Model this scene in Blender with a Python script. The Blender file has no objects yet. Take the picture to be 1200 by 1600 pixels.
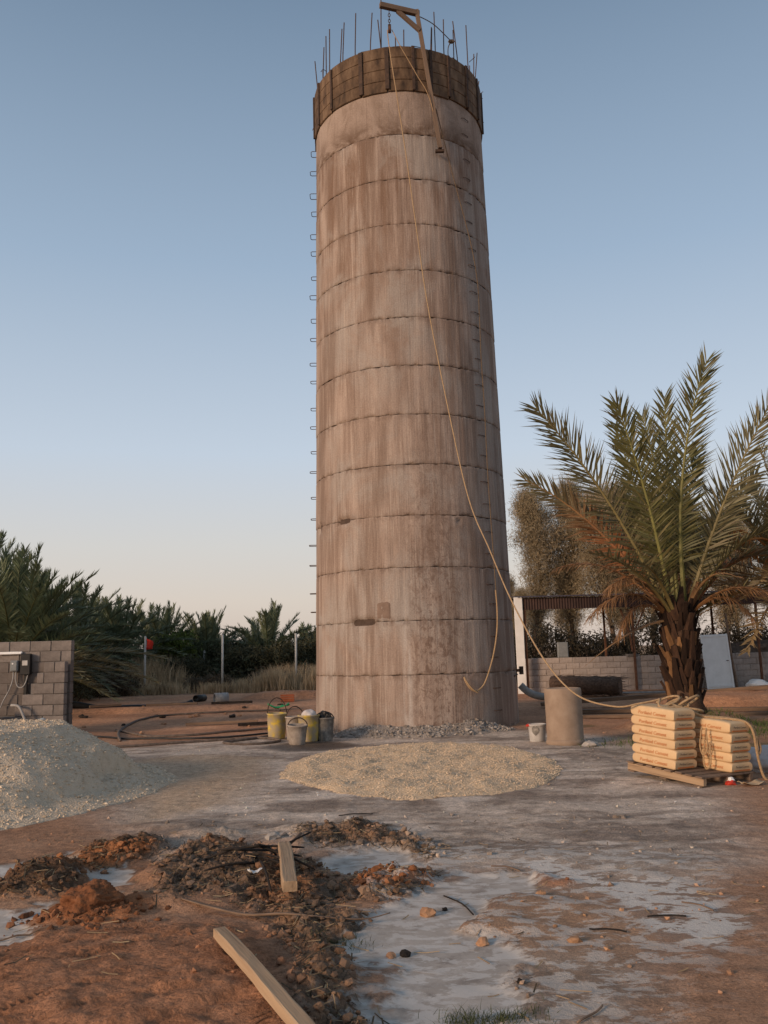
import bpy, math, random
import numpy as np
from mathutils import Vector, Matrix, noise as mnoise
R = math.radians
scene = bpy.context.scene
C = scene.collection
rng = np.random.default_rng(11)
random.seed(11)

# ------------------------------------------------------------------ camera
CAMH = 1.65
cam_d = bpy.data.cameras.new('camera')
cam = bpy.data.objects.new('camera', cam_d)
C.objects.link(cam)
cam_d.sensor_fit = 'VERTICAL'
cam_d.sensor_height = 36.0
cam_d.lens = 1360 * 36 / 1600
cam_d.clip_start = 0.05
cam_d.clip_end = 6000
cam.matrix_world = Matrix.Translation((0, 0, CAMH)) @ Matrix.Rotation(math.pi / 2 + 0.159727, 4, 'X') @ Matrix.Rotation(-0.0272849, 4, 'Z')
scene.camera = cam

# ------------------------------------------------------------------ sky, sun, exposure
SUN_EL, SUN_AZ = R(15), math.atan2(-0.77, -0.64)      # azimuth measured from +Y towards +X
world = bpy.data.worlds.new('World')
scene.world = world
world.use_nodes = True
wn, wl = world.node_tree.nodes, world.node_tree.links
for n in list(wn): wn.remove(n)
wo = wn.new('ShaderNodeOutputWorld')
bg = wn.new('ShaderNodeBackground')
sky = wn.new('ShaderNodeTexSky')
sky.sky_type = 'NISHITA'
sky.sun_disc = False
sky.sun_elevation = SUN_EL
sky.sun_rotation = SUN_AZ
sky.altitude = 600
sky.air_density = 1.0
sky.dust_density = 3.0
sky.ozone_density = 2.0
bg.inputs['Strength'].default_value = 1.0
# clear evening air: the haze layer near the horizon over the scattered sky
tcw = wn.new('ShaderNodeTexCoord'); sepw = wn.new('ShaderNodeSeparateXYZ'); wl.new(tcw.outputs['Generated'], sepw.inputs[0])
asn = wn.new('ShaderNodeMath'); asn.operation = 'ARCSINE'; wl.new(sepw.outputs[2], asn.inputs[0])
mrw = wn.new('ShaderNodeMapRange'); mrw.inputs[1].default_value = 0.0; mrw.inputs[2].default_value = math.pi / 2; wl.new(asn.outputs[0], mrw.inputs[0])
rmp = wn.new('ShaderNodeValToRGB'); wl.new(mrw.outputs[0], rmp.inputs[0])
SKY = [(0, (.60, .49, .43)), (3.5, (.655, .57, .50)), (7, (.625, .60, .57)), (13, (.525, .595, .68)), (25, (.325, .425, .55)), (40, (.17, .245, .345)), (90, (.15, .20, .275))]
el_ = rmp.color_ramp.elements
while len(el_) < len(SKY): el_.new(.5)
for e, (d, c) in zip(el_, SKY): e.position = d / 90; e.color = (*c, 1)
sc_ = wn.new('ShaderNodeMix'); sc_.data_type = 'RGBA'; sc_.blend_type = 'MULTIPLY'; sc_.inputs[0].default_value = 1.0; sc_.inputs[7].default_value = (.12, .12, .12, 1)
wl.new(sky.outputs[0], sc_.inputs[6])
mxw = wn.new('ShaderNodeMix'); mxw.data_type = 'RGBA'; mxw.inputs[0].default_value = .12
wl.new(rmp.outputs[0], mxw.inputs[6]); wl.new(sc_.outputs[2], mxw.inputs[7])
wl.new(mxw.outputs[2], bg.inputs['Color'])
wl.new(bg.outputs[0], wo.inputs['Surface'])

sun_d = bpy.data.lights.new('sun', 'SUN')
sun_d.energy = 2.9
sun_d.angle = R(14)
sun_d.color = (1.0, 0.71, 0.49)
sun = bpy.data.objects.new('sun', sun_d)
C.objects.link(sun)
sdir = Vector((math.sin(SUN_AZ) * math.cos(SUN_EL), math.cos(SUN_AZ) * math.cos(SUN_EL), math.sin(SUN_EL)))
sun.rotation_euler = sdir.to_track_quat('Z', 'Y').to_euler()
sun.location = (-30, -20, 30)

scene.view_settings.view_transform = 'Standard'
scene.view_settings.look = 'None'
scene.view_settings.gamma = 1.0
scene.view_settings.use_curve_mapping = False
scene.view_settings.exposure = 0.16

# ------------------------------------------------------------------ numeric helpers
def _hash(i, j, s):
    h = (i * 374761393 + j * 668265263 + s * 982451653) & 0xFFFFFFFF
    h = ((h ^ (h >> 13)) * 1274126177) & 0xFFFFFFFF
    return ((h ^ (h >> 16)) & 0xFFFF) / 65535.0
def vn(x, y, s=0):
    x = np.asarray(x, float); y = np.asarray(y, float)
    i = np.floor(x).astype(np.int64); j = np.floor(y).astype(np.int64)
    fx = x - i; fy = y - j
    fx = fx * fx * (3 - 2 * fx); fy = fy * fy * (3 - 2 * fy)
    a = _hash(i, j, s); b = _hash(i + 1, j, s); c = _hash(i, j + 1, s); d = _hash(i + 1, j + 1, s)
    return (a * (1 - fx) + b * fx) * (1 - fy) + (c * (1 - fx) + d * fx) * fy
def fbm(x, y, s=0, o=4):
    t = 0; a = 0.5; n = 0
    for k in range(o):
        t = t + a * vn(x * 2 ** k + 17.3 * k, y * 2 ** k - 9.1 * k, s + k); n += a; a *= 0.5
    return t / n
def ss(a, b, x):
    t = np.clip((x - a) / (b - a), 0, 1)
    return t * t * (3 - 2 * t)
def sdf(P, x, y):
    """signed distance to a polygon, positive inside"""
    d = np.full(x.shape, 1e9); ins = np.zeros(x.shape, bool)
    for k in range(len(P)):
        ax, ay = P[k]; bx, by = P[(k + 1) % len(P)]
        ex, ey = bx - ax, by - ay
        t = np.clip(((x - ax) * ex + (y - ay) * ey) / (ex * ex + ey * ey + 1e-12), 0, 1)
        d = np.minimum(d, (x - ax - t * ex) ** 2 + (y - ay - t * ey) ** 2)
        c = ((ay > y) != (by > y)) & (x < (bx - ax) * (y - ay) / (by - ay + 1e-12) + ax)
        ins ^= c
    return np.where(ins, 1, -1) * np.sqrt(d)

# ------------------------------------------------------------------ object helpers
def link(name, me, mat=None, parent=None):
    o = bpy.data.objects.new(name, me)
    C.objects.link(o)
    if mat is not None and me is not None:
        if len(me.materials) == 0: me.materials.append(mat)
        elif me.materials[0] != mat: o.material_slots[0].link = 'OBJECT'; o.material_slots[0].material = mat
    if parent is not None: o.parent = parent
    return o
def tag(o, label=None, cat=None, group=None, kind=None):
    if label: o['label'] = label
    if cat: o['category'] = cat
    if group: o['group'] = group
    if kind or cat: o['kind'] = kind or 'thing'
    return o
def empty(name, loc=(0, 0, 0), rz=0, label=None, cat=None, group=None):
    o = bpy.data.objects.new(name, None)
    C.objects.link(o)
    o.location = loc; o.rotation_euler = (0, 0, rz)
    o.empty_display_size = 0.1
    return tag(o, label, cat, group)
def np_mesh(name, V, F, smooth=False, col=None, extra=None):
    V = np.asarray(V, np.float32); F = np.asarray(F, np.int32)
    me = bpy.data.meshes.new(name)
    k = F.shape[1]
    me.vertices.add(len(V)); me.vertices.foreach_set('co', V.ravel())
    me.loops.add(F.size); me.loops.foreach_set('vertex_index', F.ravel())
    me.polygons.add(len(F)); me.polygons.foreach_set('loop_start', np.arange(0, F.size, k, dtype=np.int32))
    me.polygons.foreach_set('use_smooth', np.full(len(F), bool(smooth)))
    me.update(calc_edges=True)
    for nm, c in (('col', col), ('msk', extra)):
        if c is not None:
            c = np.asarray(c, np.float32)
            if c.shape[1] == 3: c = np.concatenate([c, np.ones((len(c), 1), np.float32)], 1)
            a = me.color_attributes.new(nm, 'FLOAT_COLOR', 'POINT')
            a.data.foreach_set('color', c.ravel())
    return me
class MB:
    def __init__(s): s.v = []; s.f = []
    def add(s, V, F):
        b = len(s.v); s.v += [tuple(p) for p in V]; s.f += [tuple(i + b for i in q) for q in F]
    def box(s, c, d, rot=None, bev=0.0):
        x, y, z = d[0] / 2, d[1] / 2, d[2] / 2
        m = rot if rot is not None else Matrix.Identity(3)
        if bev <= 0:
            V = [(-x, -y, -z), (x, -y, -z), (x, y, -z), (-x, y, -z), (-x, -y, z), (x, -y, z), (x, y, z), (-x, y, z)]
            F = [(0, 3, 2, 1), (4, 5, 6, 7), (0, 1, 5, 4), (1, 2, 6, 5), (2, 3, 7, 6), (3, 0, 4, 7)]
        else:
            b = bev
            def ring(zz, i): return [(-x + i, -y + b if i == 0 else -y + i, zz)]
            V = []
            for zz, i in ((-z, b), (-z + b, 0), (z - b, 0), (z, b)):
                X, Y = x - i, y - i
                V += [(-X + (b if i == 0 else 0), -Y, zz), (X - (b if i == 0 else 0), -Y, zz), (X, -Y + (b if i == 0 else 0), zz), (X, Y - (b if i == 0 else 0), zz),
                      (X - (b if i == 0 else 0), Y, zz), (-X + (b if i == 0 else 0), Y, zz), (-X, Y - (b if i == 0 else 0), zz), (-X, -Y + (b if i == 0 else 0), zz)]
            F = [tuple(range(7, -1, -1)), tuple(range(24, 32))]
            for r in range(3):
                for k in range(8):
                    F.append((r * 8 + k, r * 8 + (k + 1) % 8, r * 8 + 8 + (k + 1) % 8, r * 8 + 8 + k))
        cc = Vector(c)
        s.add([m @ Vector(p) + cc for p in V], F)
        return s
    def tube(s, pts, rad, n=6, caps=True, flat=1.0):
        pts = [Vector(p) for p in pts]
        rr = rad if isinstance(rad, (list, tuple)) else [rad] * len(pts)
        V, F = [], []
        up = Vector((0.13, 0.31, 0.94)).normalized()
        for i, p in enumerate(pts):
            t = (pts[min(i + 1, len(pts) - 1)] - pts[max(i - 1, 0)])
            if t.length < 1e-9: t = Vector((0, 0, 1))
            t.normalize()
            u = up - t * up.dot(t)
            if u.length < 0.05: u = Vector((1, 0, 0)) - t * t.x
            u.normalize(); w = t.cross(u); up = u
            for k in range(n):
                a = 2 * math.pi * k / n
                V.append(p + (u * math.cos(a) * flat + w * math.sin(a)) * rr[i])
        for i in range(len(pts) - 1):
            for k in range(n):
                F.append((i * n + k, i * n + (k + 1) % n, i * n + n + (k + 1) % n, i * n + n + k))
        if caps:
            F.append(tuple(range(n - 1, -1, -1))); F.append(tuple(range(len(V) - n, len(V))))
        s.add(V, F); return s
    def lathe(s, prof, n=24, c=(0, 0, 0), wob=0.0, seed=0, squash=(1, 1)):
        V, F = [], []
        for i, (r, z) in enumerate(prof):
            for k in range(n):
                a = 2 * math.pi * k / n
                q = r * (1 + wob * (mnoise.noise(Vector((math.cos(a) * 1.5 + seed, math.sin(a) * 1.5, z * 2 + seed)))))
                V.append((c[0] + q * math.cos(a) * squash[0], c[1] + q * math.sin(a) * squash[1], c[2] + z))
        for i in range(len(prof) - 1):
            for k in range(n):
                F.append((i * n + k, i * n + (k + 1) % n, i * n + n + (k + 1) % n, i * n + n + k))
        F.append(tuple(range(n - 1, -1, -1)))
        F.append(tuple(range(len(V) - n, len(V))))
        s.add(V, F); return s
    def mesh(s, name, smooth=False):
        me = bpy.data.meshes.new(name)
        me.from_pydata(s.v, [], s.f)
        if smooth:
            me.polygons.foreach_set('use_smooth', [len(p) < 8 for p in s.f])
        me.update()
        return me
    def build(s, name, mat=None, parent=None, smooth=False):
        return link(name, s.mesh(name, smooth), mat, parent)
def catmull(P, n=8):
    P = [Vector(p) for p in P]; out = []
    for i in range(len(P) - 1):
        a, b, c, d = P[max(i - 1, 0)], P[i], P[i + 1], P[min(i + 2, len(P) - 1)]
        for k in range(n):
            t = k / n
            out.append(0.5 * ((2 * b) + (c - a) * t + (2 * a - 5 * b + 4 * c - d) * t * t + (3 * b - a - 3 * c + d) * t ** 3))
    out.append(P[-1]); return out
def rotz(a): return Matrix.Rotation(a, 3, 'Z')

# ------------------------------------------------------------------ materials
def mat(name, stops, scale=6.0, detail=6, rough=0.9, bump=0.3, bscale=None, coord='Object', stretch=(1, 1, 1), spec=0.25, attr=None, attr_fac=1.0, trans=0.0, rnd=0.0, dist=0.01, metal=0.0):
    m = bpy.data.materials.new(name)
    m.use_nodes = True
    nt = m.node_tree; N = nt.nodes; L = nt.links
    b = N['Principled BSDF']
    b.inputs['Roughness'].default_value = rough
    b.inputs['Specular IOR Level'].default_value = spec
    b.inputs['Metallic'].default_value = metal
    tc = N.new('ShaderNodeTexCoord')
    mp = N.new('ShaderNodeMapping'); mp.inputs['Scale'].default_value = stretch
    L.new(tc.outputs[coord], mp.inputs[0])
    nz = N.new('ShaderNodeTexNoise'); nz.inputs['Scale'].default_value = scale; nz.inputs['Detail'].default_value = detail; nz.inputs['Roughness'].default_value = 0.65
    L.new(mp.outputs[0], nz.inputs['Vector'])
    cr = N.new('ShaderNodeValToRGB'); L.new(nz.outputs[0], cr.inputs[0])
    el = cr.color_ramp.elements
    while len(el) < len(stops): el.new(0.5)
    for e, (p, c) in zip(el, stops): e.position = p; e.color = (*c, 1)
    out = cr.outputs[0]
    if attr:
        at_ = N.new('ShaderNodeAttribute'); at_.attribute_name = attr
        mx = N.new('ShaderNodeMix'); mx.data_type = 'RGBA'; mx.blend_type = 'MULTIPLY'; mx.inputs[0].default_value = attr_fac
        L.new(out, mx.inputs[6]); L.new(at_.outputs['Color'], mx.inputs[7]); out = mx.outputs[2]
    if rnd > 0:
        oi = N.new('ShaderNodeObjectInfo')
        mr = N.new('ShaderNodeMapRange'); mr.inputs[3].default_value = 1 - rnd; mr.inputs[4].default_value = 1 + rnd
        L.new(oi.outputs['Random'], mr.inputs[0])
        hv = N.new('ShaderNodeHueSaturation'); L.new(mr.outputs[0], hv.inputs['Value']); L.new(out, hv.inputs['Color']); out = hv.outputs[0]
    L.new(out, b.inputs['Base Color'])
    if trans > 0:
        tr = N.new('ShaderNodeBsdfTranslucent'); L.new(out, tr.inputs[0])
        ms = N.new('ShaderNodeMixShader'); ms.inputs[0].default_value = trans
        L.new(b.outputs[0], ms.inputs[1]); L.new(tr.outputs[0], ms.inputs[2])
        L.new(ms.outputs[0], N['Material Output'].inputs[0])
    if bump > 0:
        n2 = N.new('ShaderNodeTexNoise'); n2.inputs['Scale'].default_value = bscale or scale * 4; n2.inputs['Detail'].default_value = 5
        L.new(mp.outputs[0], n2.inputs['Vector'])
        bp = N.new('ShaderNodeBump'); bp.inputs['Strength'].default_value = bump; bp.inputs['Distance'].default_value = dist
        L.new(n2.outputs[0], bp.inputs['Height']); L.new(bp.outputs[0], b.inputs['Normal'])
    return m

MT = {}
MT['rust'] = mat('rust_steel', [(.3, (.06, .03, .02)), (.7, (.16, .075, .04))], 8, rough=.85)
MT['rebar'] = mat('rebar_steel', [(.3, (.05, .032, .025)), (.7, (.11, .065, .045))], 20, rough=.8, bump=.2)
MT['darksteel'] = mat('dark_steel', [(.3, (.035, .025, .02)), (.7, (.09, .055, .038))], 9, rough=.8)
MT['rope'] = mat('rope_fibre', [(.3, (.27, .175, .095)), (.7, (.46, .32, .185))], 40, rough=.95, bump=.6, bscale=120)
MT['rope_dark'] = mat('cable_fibre', [(.3, (.10, .07, .045)), (.7, (.2, .14, .09))], 30, rough=.95)
MT['timber'] = mat('grey_timber', [(.3, (.16, .10, .065)), (.7, (.30, .20, .13))], 5, stretch=(1, 1, .15), rough=.9, bump=.5)
MT['plank'] = mat('sawn_plank', [(.30, (.16, .105, .065)), (.45, (.33, .225, .14)), (.8, (.44, .32, .205))], 7, stretch=(.10, 2.2, 2.2), rough=.9, bump=.5, bscale=26, rnd=.08)
MT['oldwood'] = mat('weathered_wood', [(.3, (.11, .075, .055)), (.7, (.25, .17, .115))], 9, stretch=(.15, 1.5, 1.5), rough=.95, bump=.6, rnd=.1)
MT['char'] = mat('charred_wood', [(.35, (.012, .010, .009)), (.75, (.05, .038, .03))], 14, rough=.95, bump=.6)
MT['block'] = mat('concrete_block', [(.25, (.27, .225, .195)), (.6, (.38, .32, .28)), (.85, (.45, .39, .345))], 9, rough=.97, bump=.5, bscale=70, rnd=.14)
MT['blockl'] = mat('grey_block', [(.25, (.13, .112, .10)), (.6, (.215, .185, .165)), (.85, (.28, .245, .22))], 7, rough=.97, bump=.5, bscale=70, rnd=.14)
MT['blockd'] = mat('rendered_block', [(.25, (.10, .083, .073)), (.6, (.15, .127, .112)), (.85, (.19, .163, .145))], 6, rough=.97, bump=.5, bscale=50, rnd=.06)
MT['mortar'] = mat('mortar', [(.3, (.13, .115, .105)), (.7, (.21, .185, .165))], 12, rough=1)
MT['white'] = mat('white_paint', [(.25, (.66, .65, .62)), (.7, (.82, .81, .79))], 3, rough=.6, bump=.05)
MT['roof'] = mat('brown_sheet', [(.3, (.030, .016, .013)), (.7, (.058, .030, .024))], 4, rough=.7, bump=.1)
MT['greybox'] = mat('grey_plastic', [(.3, (.16, .17, .17)), (.7, (.23, .24, .24))], 10, rough=.55, bump=.05)
MT['black'] = mat('black_plastic', [(.3, (.012, .012, .012)), (.7, (.03, .028, .026))], 10, rough=.5, bump=.05)
MT['hose'] = mat('dusty_hose', [(.3, (.06, .048, .04)), (.7, (.17, .13, .105))], 10, rough=.8, bump=.1)
MT['greypipe'] = mat('grey_pipe', [(.3, (.24, .23, .22)), (.7, (.38, .37, .35))], 8, rough=.6, bump=.05)
MT['yellow'] = mat('yellow_bucket_plastic', [(.42, (.34, .28, .20)), (.53, (.40, .31, .14)), (.62, (.58, .41, .06))], 6, rough=.75, bump=.3, detail=8)
MT['dustbucket'] = mat('mortar_caked_plastic', [(.3, (.20, .165, .135)), (.6, (.34, .29, .245)), (.8, (.44, .39, .34))], 8, rough=.9, bump=.4)
MT['darkbucket'] = mat('dark_bucket_plastic', [(.35, (.10, .092, .085)), (.55, (.2, .185, .165)), (.75, (.42, .39, .35))], 9, rough=.8, bump=.3)
MT['palebucket'] = mat('pale_bucket_plastic', [(.3, (.34, .32, .30)), (.7, (.52, .50, .47))], 8, rough=.7, bump=.2)
MT['drum'] = mat('cast_concrete', [(.2, (.20, .14, .10)), (.5, (.28, .205, .15)), (.8, (.35, .27, .205))], 3.5, rough=.95, bump=.35, bscale=40, detail=8)
MT['bag'] = mat('cement_bag_paper', [(.25, (.50, .33, .18)), (.6, (.60, .42, .24)), (.85, (.66, .49, .31))], 4, rough=.8, bump=.25, bscale=14, rnd=.05, dist=.006)
MT['print'] = mat('orange_print', [(.3, (.42, .13, .04)), (.7, (.52, .18, .06))], 30, rough=.8, bump=0)
MT['printdark'] = mat('dark_print', [(.3, (.10, .085, .07)), (.7, (.16, .13, .10))], 30, rough=.8, bump=0)
MT['red'] = mat('red_plastic', [(.3, (.45, .03, .02)), (.7, (.60, .06, .03))], 10, rough=.5, bump=.05)
MT['flagred'] = mat('red_cloth', [(.3, (.55, .03, .02)), (.7, (.70, .06, .03))], 10, rough=.8, bump=.1)
MT['green'] = mat('green_plastic', [(.3, (.03, .28, .09)), (.7, (.05, .38, .13))], 6, rough=.5, bump=.1)
MT['orange'] = mat('orange_plastic', [(.3, (.30, .075, .03)), (.7, (.42, .13, .05))], 6, rough=.6, bump=.1)
MT['sack'] = mat('woven_sack', [(.3, (.42, .38, .37)), (.7, (.60, .56, .54))], 6, rough=.8, bump=.5, bscale=20)
MT['card'] = mat('torn_cardboard', [(.3, (.36, .26, .16)), (.7, (.5, .38, .25))], 6, rough=.95, bump=.3)
MT['stone'] = mat('field_stone', [(.3, (.30, .15, .08)), (.7, (.45, .27, .16))], 7, rough=.95, bump=.6, rnd=.15)
MT['greystone'] = mat('grey_stone', [(.3, (.28, .25, .22)), (.7, (.40, .36, .32))], 7, rough=.95, bump=.6, rnd=.15)
MT['brush'] = mat('brush_roll', [(.3, (.06, .038, .028)), (.7, (.17, .115, .085))], 16, rough=1, bump=.8)
MT['pinkdrum'] = mat('faded_drum', [(.3, (.26, .20, .19)), (.7, (.36, .29, .28))], 5, rough=.8, bump=.1)
MT['film'] = mat('thin_plastic_film', [(.3, (.26, .30, .31)), (.7, (.46, .50, .52))], 9, rough=.35, bump=.5, bscale=12)

# ------------------------------------------------------------------ terrain
DUST = [(-6.0, 16.6), (-3.9, 17.63), (-2.48, 18.27), (-0.9, 18.6), (2.43, 18.6), (4.1, 16.3), (4.3, 12.4), (3.3, 8.7), (2.7, 6.9), (1.8, 6.4), (0.93, 6.9), (0.3, 7.1), (-0.5, 7.7), (-1.4, 8.1), (-2.4, 8.5), (-3.6, 10.5)]
PUDDLES = [
    [(-0.36, 5.29), (-0.23, 5.75), (-0.03, 6.15), (0.35, 6.79), (0.61, 7.05), (0.97, 6.81), (0.99, 6.37), (0.66, 6.16), (0.47, 5.82), (0.54, 5.5), (0.67, 5.31), (0.72, 4.99), (0.72, 4.7), (0.60, 4.4), (0.5, 4.15), (0.2, 4.1), (-0.12, 4.25), (-0.22, 4.6), (-0.07, 4.77), (0.0, 5.0), (-0.21, 5.07)],
    [(-0.65, 7.4), (-0.3, 7.9), (0.14, 7.77), (0.26, 7.3), (-0.07, 6.93), (-0.37, 7.06)],
    [(-3.03, 6.44), (-2.72, 6.34), (-2.41, 6.46), (-2.21, 6.29), (-2.27, 5.87), (-2.26, 5.56), (-2.34, 5.47), (-2.56, 5.47), (-3.1, 5.6)],
    [(-2.38, 7.18), (-2.18, 7.51), (-2.06, 7.35), (-2.02, 6.89), (-1.86, 6.66), (-1.92, 6.46), (-2.22, 6.56)],
    [(-3.5, 7.4), (-3.27, 7.59), (-3.03, 7.79), (-2.85, 8.06), (-2.69, 7.75), (-2.88, 7.29), (-3.01, 6.99), (-3.2, 6.79)],
]
SPLASH = [(0.83, 7.23), (1.25, 7.29), (1.5, 6.85), (1.73, 6.64), (2.02, 6.52), (2.12, 5.95), (2.15, 5.54), (1.8, 5.11), (1.59, 5.24), (1.45, 5.48), (1.39, 6.17), (1.29, 6.51), (1.0, 6.72)]
GREYRIDGE = [(-2.21, 8.19), (-1.73, 8.69), (-1.3, 8.63), (-1.48, 7.97), (-1.93, 7.55)]
BURNT = [(-1.87, 7.32), (-1.62, 8.11), (-1.06, 7.79), (-0.59, 7.39), (-0.34, 6.34), (-0.47, 5.77), (-0.81, 5.94), (-1.28, 6.43), (-1.6, 6.3)]
MULCH = [(-0.79, 5.8), (-0.41, 6.04), (-0.07, 5.87), (-0.29, 5.39), (-0.25, 4.54), (0.1, 4.0), (-0.29, 3.8), (-0.5, 4.4), (-0.52, 5.09)]
MULCH2 = [(-0.9, 8.7), (-0.3, 8.95), (-0.1, 8.7), (0.4, 7.75), (0.3, 7.4), (-0.2, 8.0), (-0.8, 7.9)]
MULCH3 = [(-0.6, 6.37), (-0.27, 7.0), (0.32, 6.95), (0.15, 6.37), (-0.25, 6.25)]
RUST = [(-3.1, 6.5), (-2.93, 7.3), (-2.6, 7.95), (-2.15, 8.4), (-1.95, 7.95), (-2.3, 7.35), (-2.35, 6.62), (-2.64, 6.57)]
REDSOIL = [(-3.2, 5.4), (-2.24, 5.65), (-1.74, 5.9), (-1.15, 5.9), (-0.7, 5.55), (-0.54, 4.9), (-0.45, 4.3), (-0.3, 3.4), (-1.06, 3.0), (-3.2, 3.0)]
TAN = [(0.47, 5.82), (0.98, 6.29), (1.27, 6.42), (1.4, 5.87), (1.49, 5.36), (1.29, 4.95), (0.83, 4.39), (0.76, 4.63), (0.72, 4.99), (0.54, 5.5)]
SAND = [(-4.4, 14.69), (-3.4, 15.35), (-1.98, 14.58), (-1.86, 12.36), (-1.9, 10.2), (-2.57, 9.3), (-3.44, 12.36)]
BUMPS = [  # x, y, rx, ry, height : clods and ridges of soil
    (-2.02, 6.12, .30, .24, .07), (-1.55, 7.75, .30, .22, .13), (-1.75, 7.15, .22, .25, .12), (-1.15, 7.0, .35, .3, .12), (-0.95, 7.95, .28, .2, .11),
    (-2.75, 7.1, .35, .35, .13), (-2.35, 7.95, .45, .18, .10), (-1.3, 6.35, .28, .2, .08), (-1.7, 6.35, .2, .15, .09), (-0.1, 6.65, .22, .16, .09), (0.12, 6.72, .15, .1, .07),
    (1.02, 6.72, .14, .09, .07), (1.2, 6.58, .12, .08, .06), (0.62, 5.62, .28, .14, .05), (0.95, 5.95, .4, .3, .04), (0.22, 4.72, .16, .08, .05), (-1.3, 4.9, .8, .7, .10), (-2.2, 4.6, .6, .5, .06),
    (-0.45, 8.4, .4, .25, .06), (-1.75, 8.6, .3, .12, .07), (-0.9, 8.75, .2, .1, .05), (-0.45, 4.6, .2, .5, .05), (-2.2, 9.1, .4, .2, .06),
    (9.0, 22.5, 2.6, 1.1, .34), (5.98, 18.0, 1.1, .9, .30), (-8.2, 19.2, 2.2, 2.0, .10), (-6.5, 25.8, 3.5, .5, .12), (-5.5, 32.0, 5.0, .7, .06), (-3.2, 29.5, 1.5, .6, .25)]

def terrain(x, y):
    x = np.asarray(x, float); y = np.asarray(y, float)
    far = ss(18, 32, y)
    z = .25 * far
    wx = x + .16 * (fbm(x * 2.2, y * 2.2, 3) - .5) + .07 * (fbm(x * 9, y * 9, 5) - .5)
    wy = y + .16 * (fbm(x * 2.2, y * 2.2, 7) - .5) + .07 * (fbm(x * 9, y * 9, 9) - .5)
    near = (np.abs(x) < 8) & (y < 22)
    def m(P, a=.06, b=-.06):
        return np.where(near, ss(b, a, sdf(P, wx, wy)), 0.0)
    dust = m(DUST, .5, -.5); burnt = m(BURNT, .12, -.12); mul = np.maximum(np.maximum(m(MULCH, .12, -.12), m(MULCH2, .12, -.1)), m(MULCH3, .08, -.08))
    rust = m(RUST, .12, -.12); red = m(REDSOIL, .18, -.18); tan = m(TAN, .12, -.12); sand = m(SAND, .35, -.35); gr = m(GREYRIDGE, .1, -.1)
    film = m([(0.62, 5.2), (1.2, 5.0), (1.35, 4.5), (.9, 3.9), (.1, 3.8), (.3, 4.5)], .3, -.25)
    pud = 0 * x
    isl = .34 * ss(.54, .70, fbm(x * 3.1, y * 3.1, 37)) + .18 * ss(.55, .7, fbm(x * 9, y * 9, 38))
    for P in PUDDLES: pud = np.maximum(pud, np.where(near, ss(-.12, .05, sdf(P, wx, wy) - isl * .4), 0.0))
    spl = m(SPLASH, .12, -.12)
    spl = np.maximum(spl, .62 * m([(-.7, 7.9), (.7, 8.0), (2.6, 7.4), (2.2, 5.5), (1.0, 3.9), (-.3, 3.9), (-.3, 5.6), (-.3, 6.6), (-.5, 7.2)], .4, -.3))
    rough = np.clip(burnt + mul + rust + .35 * gr, 0, 1)
    # height
    z = z + .05 * (fbm(x * .35, y * .35, 21) - .5) + .035 * (fbm(x * 1.6, y * 1.6, 22) - .5) * (1 - .5 * pud)
    fine = np.where(y < 16, 1.0, .4)
    z = z + fine * (.016 * (fbm(x * 6, y * 6, 23) - .5) + .010 * (fbm(x * 17, y * 17, 24, 3) - .5))
    ridged = 1 - np.abs(2 * fbm(x * 4.2, y * 4.2, 31) - 1)
    z = z + rough * (.065 * (ridged - .62) + .045 * (fbm(x * 11, y * 11, 33) - .5) + .03 * (fbm(x * 26, y * 26, 34, 2) - .5))
    z = z + rust * .025 + dust * (y < 12) * .012 * (1 - np.abs(2 * fbm(x * 3, y * 6, 35) - 1))
    # dried runnels and cracks in the red soil
    cr = 1 - np.abs(2 * fbm((x + .9 * y) * .55, (y - .9 * x) * 2.4, 41) - 1)
    z = z - red * .030 * ss(.93, 1.0, cr)
    for bx, by, rx, ry, h in BUMPS:
        d = ((wx - bx) / rx) ** 2 + ((wy - by) / ry) ** 2
        z = z + (h if by > 10 else .58 * h) * np.where(d < 6, ss(1.8, .15, d), 0) * (.85 + .3 * fbm(x * 8 / max(rx * 4, 1), y * 8 / max(ry * 4, 1), 51))
    cl = fbm(x * 7.3, y * 7.3, 91, 5); cl2 = fbm(x * 15, y * 15, 92, 4)
    z = z + rough * (.035 * ss(.50, .56, cl) + .025 * ss(.52, .57, cl2) - .02) + red * (.014 * ss(.52, .58, fbm(x * 3.2, y * 5.5, 93)) + .010 * ss(.55, .60, cl2))
    level = -.030
    z = z * (1 - .93 * pud) + level * pud
    s2 = ss(.65, .95, spl); z = z * (1 - .5 * s2) + (-.008) * .5 * s2
    # the far trench edge
    tr = ss(.25, .05, np.abs(y - 27.9 - .06 * (x + 8) + .3 * (fbm(x * .8, 0 * x, 61) - .5))) * ss(-12.5, -11.5, x) * ss(-5.6, -6.6, x)
    z = z - .22 * tr
    # albedo
    n1 = fbm(x * 1.1, y * 1.1, 71)[..., None]; n2 = fbm(x * 5, y * 5, 73)[..., None]; n3 = fbm(x * 19, y * 19, 75, 3)[..., None]
    def c(*v): return np.array(v)
    dn = ss(.30, .62, .55 * fbm(x * .9, y * 1.8, 85) + .30 * fbm(x * 4, y * 7, 86) + .15 * fbm(x * 15, y * 19, 88))[..., None]
    def mixc(a, b, t): return a * (1 - t) + b * t
    col = mixc(c(.235, .140, .092), c(.345, .225, .155), np.clip(n1 * 1.6 - .3, 0, 1))
    grey_r = ss(.45, .75, fbm(x * .55 + 4, y * .55, 77))[..., None] * ss(9, 5, y)[..., None] * .25
    col = mixc(col, c(.27, .22, .19), grey_r)
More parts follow.
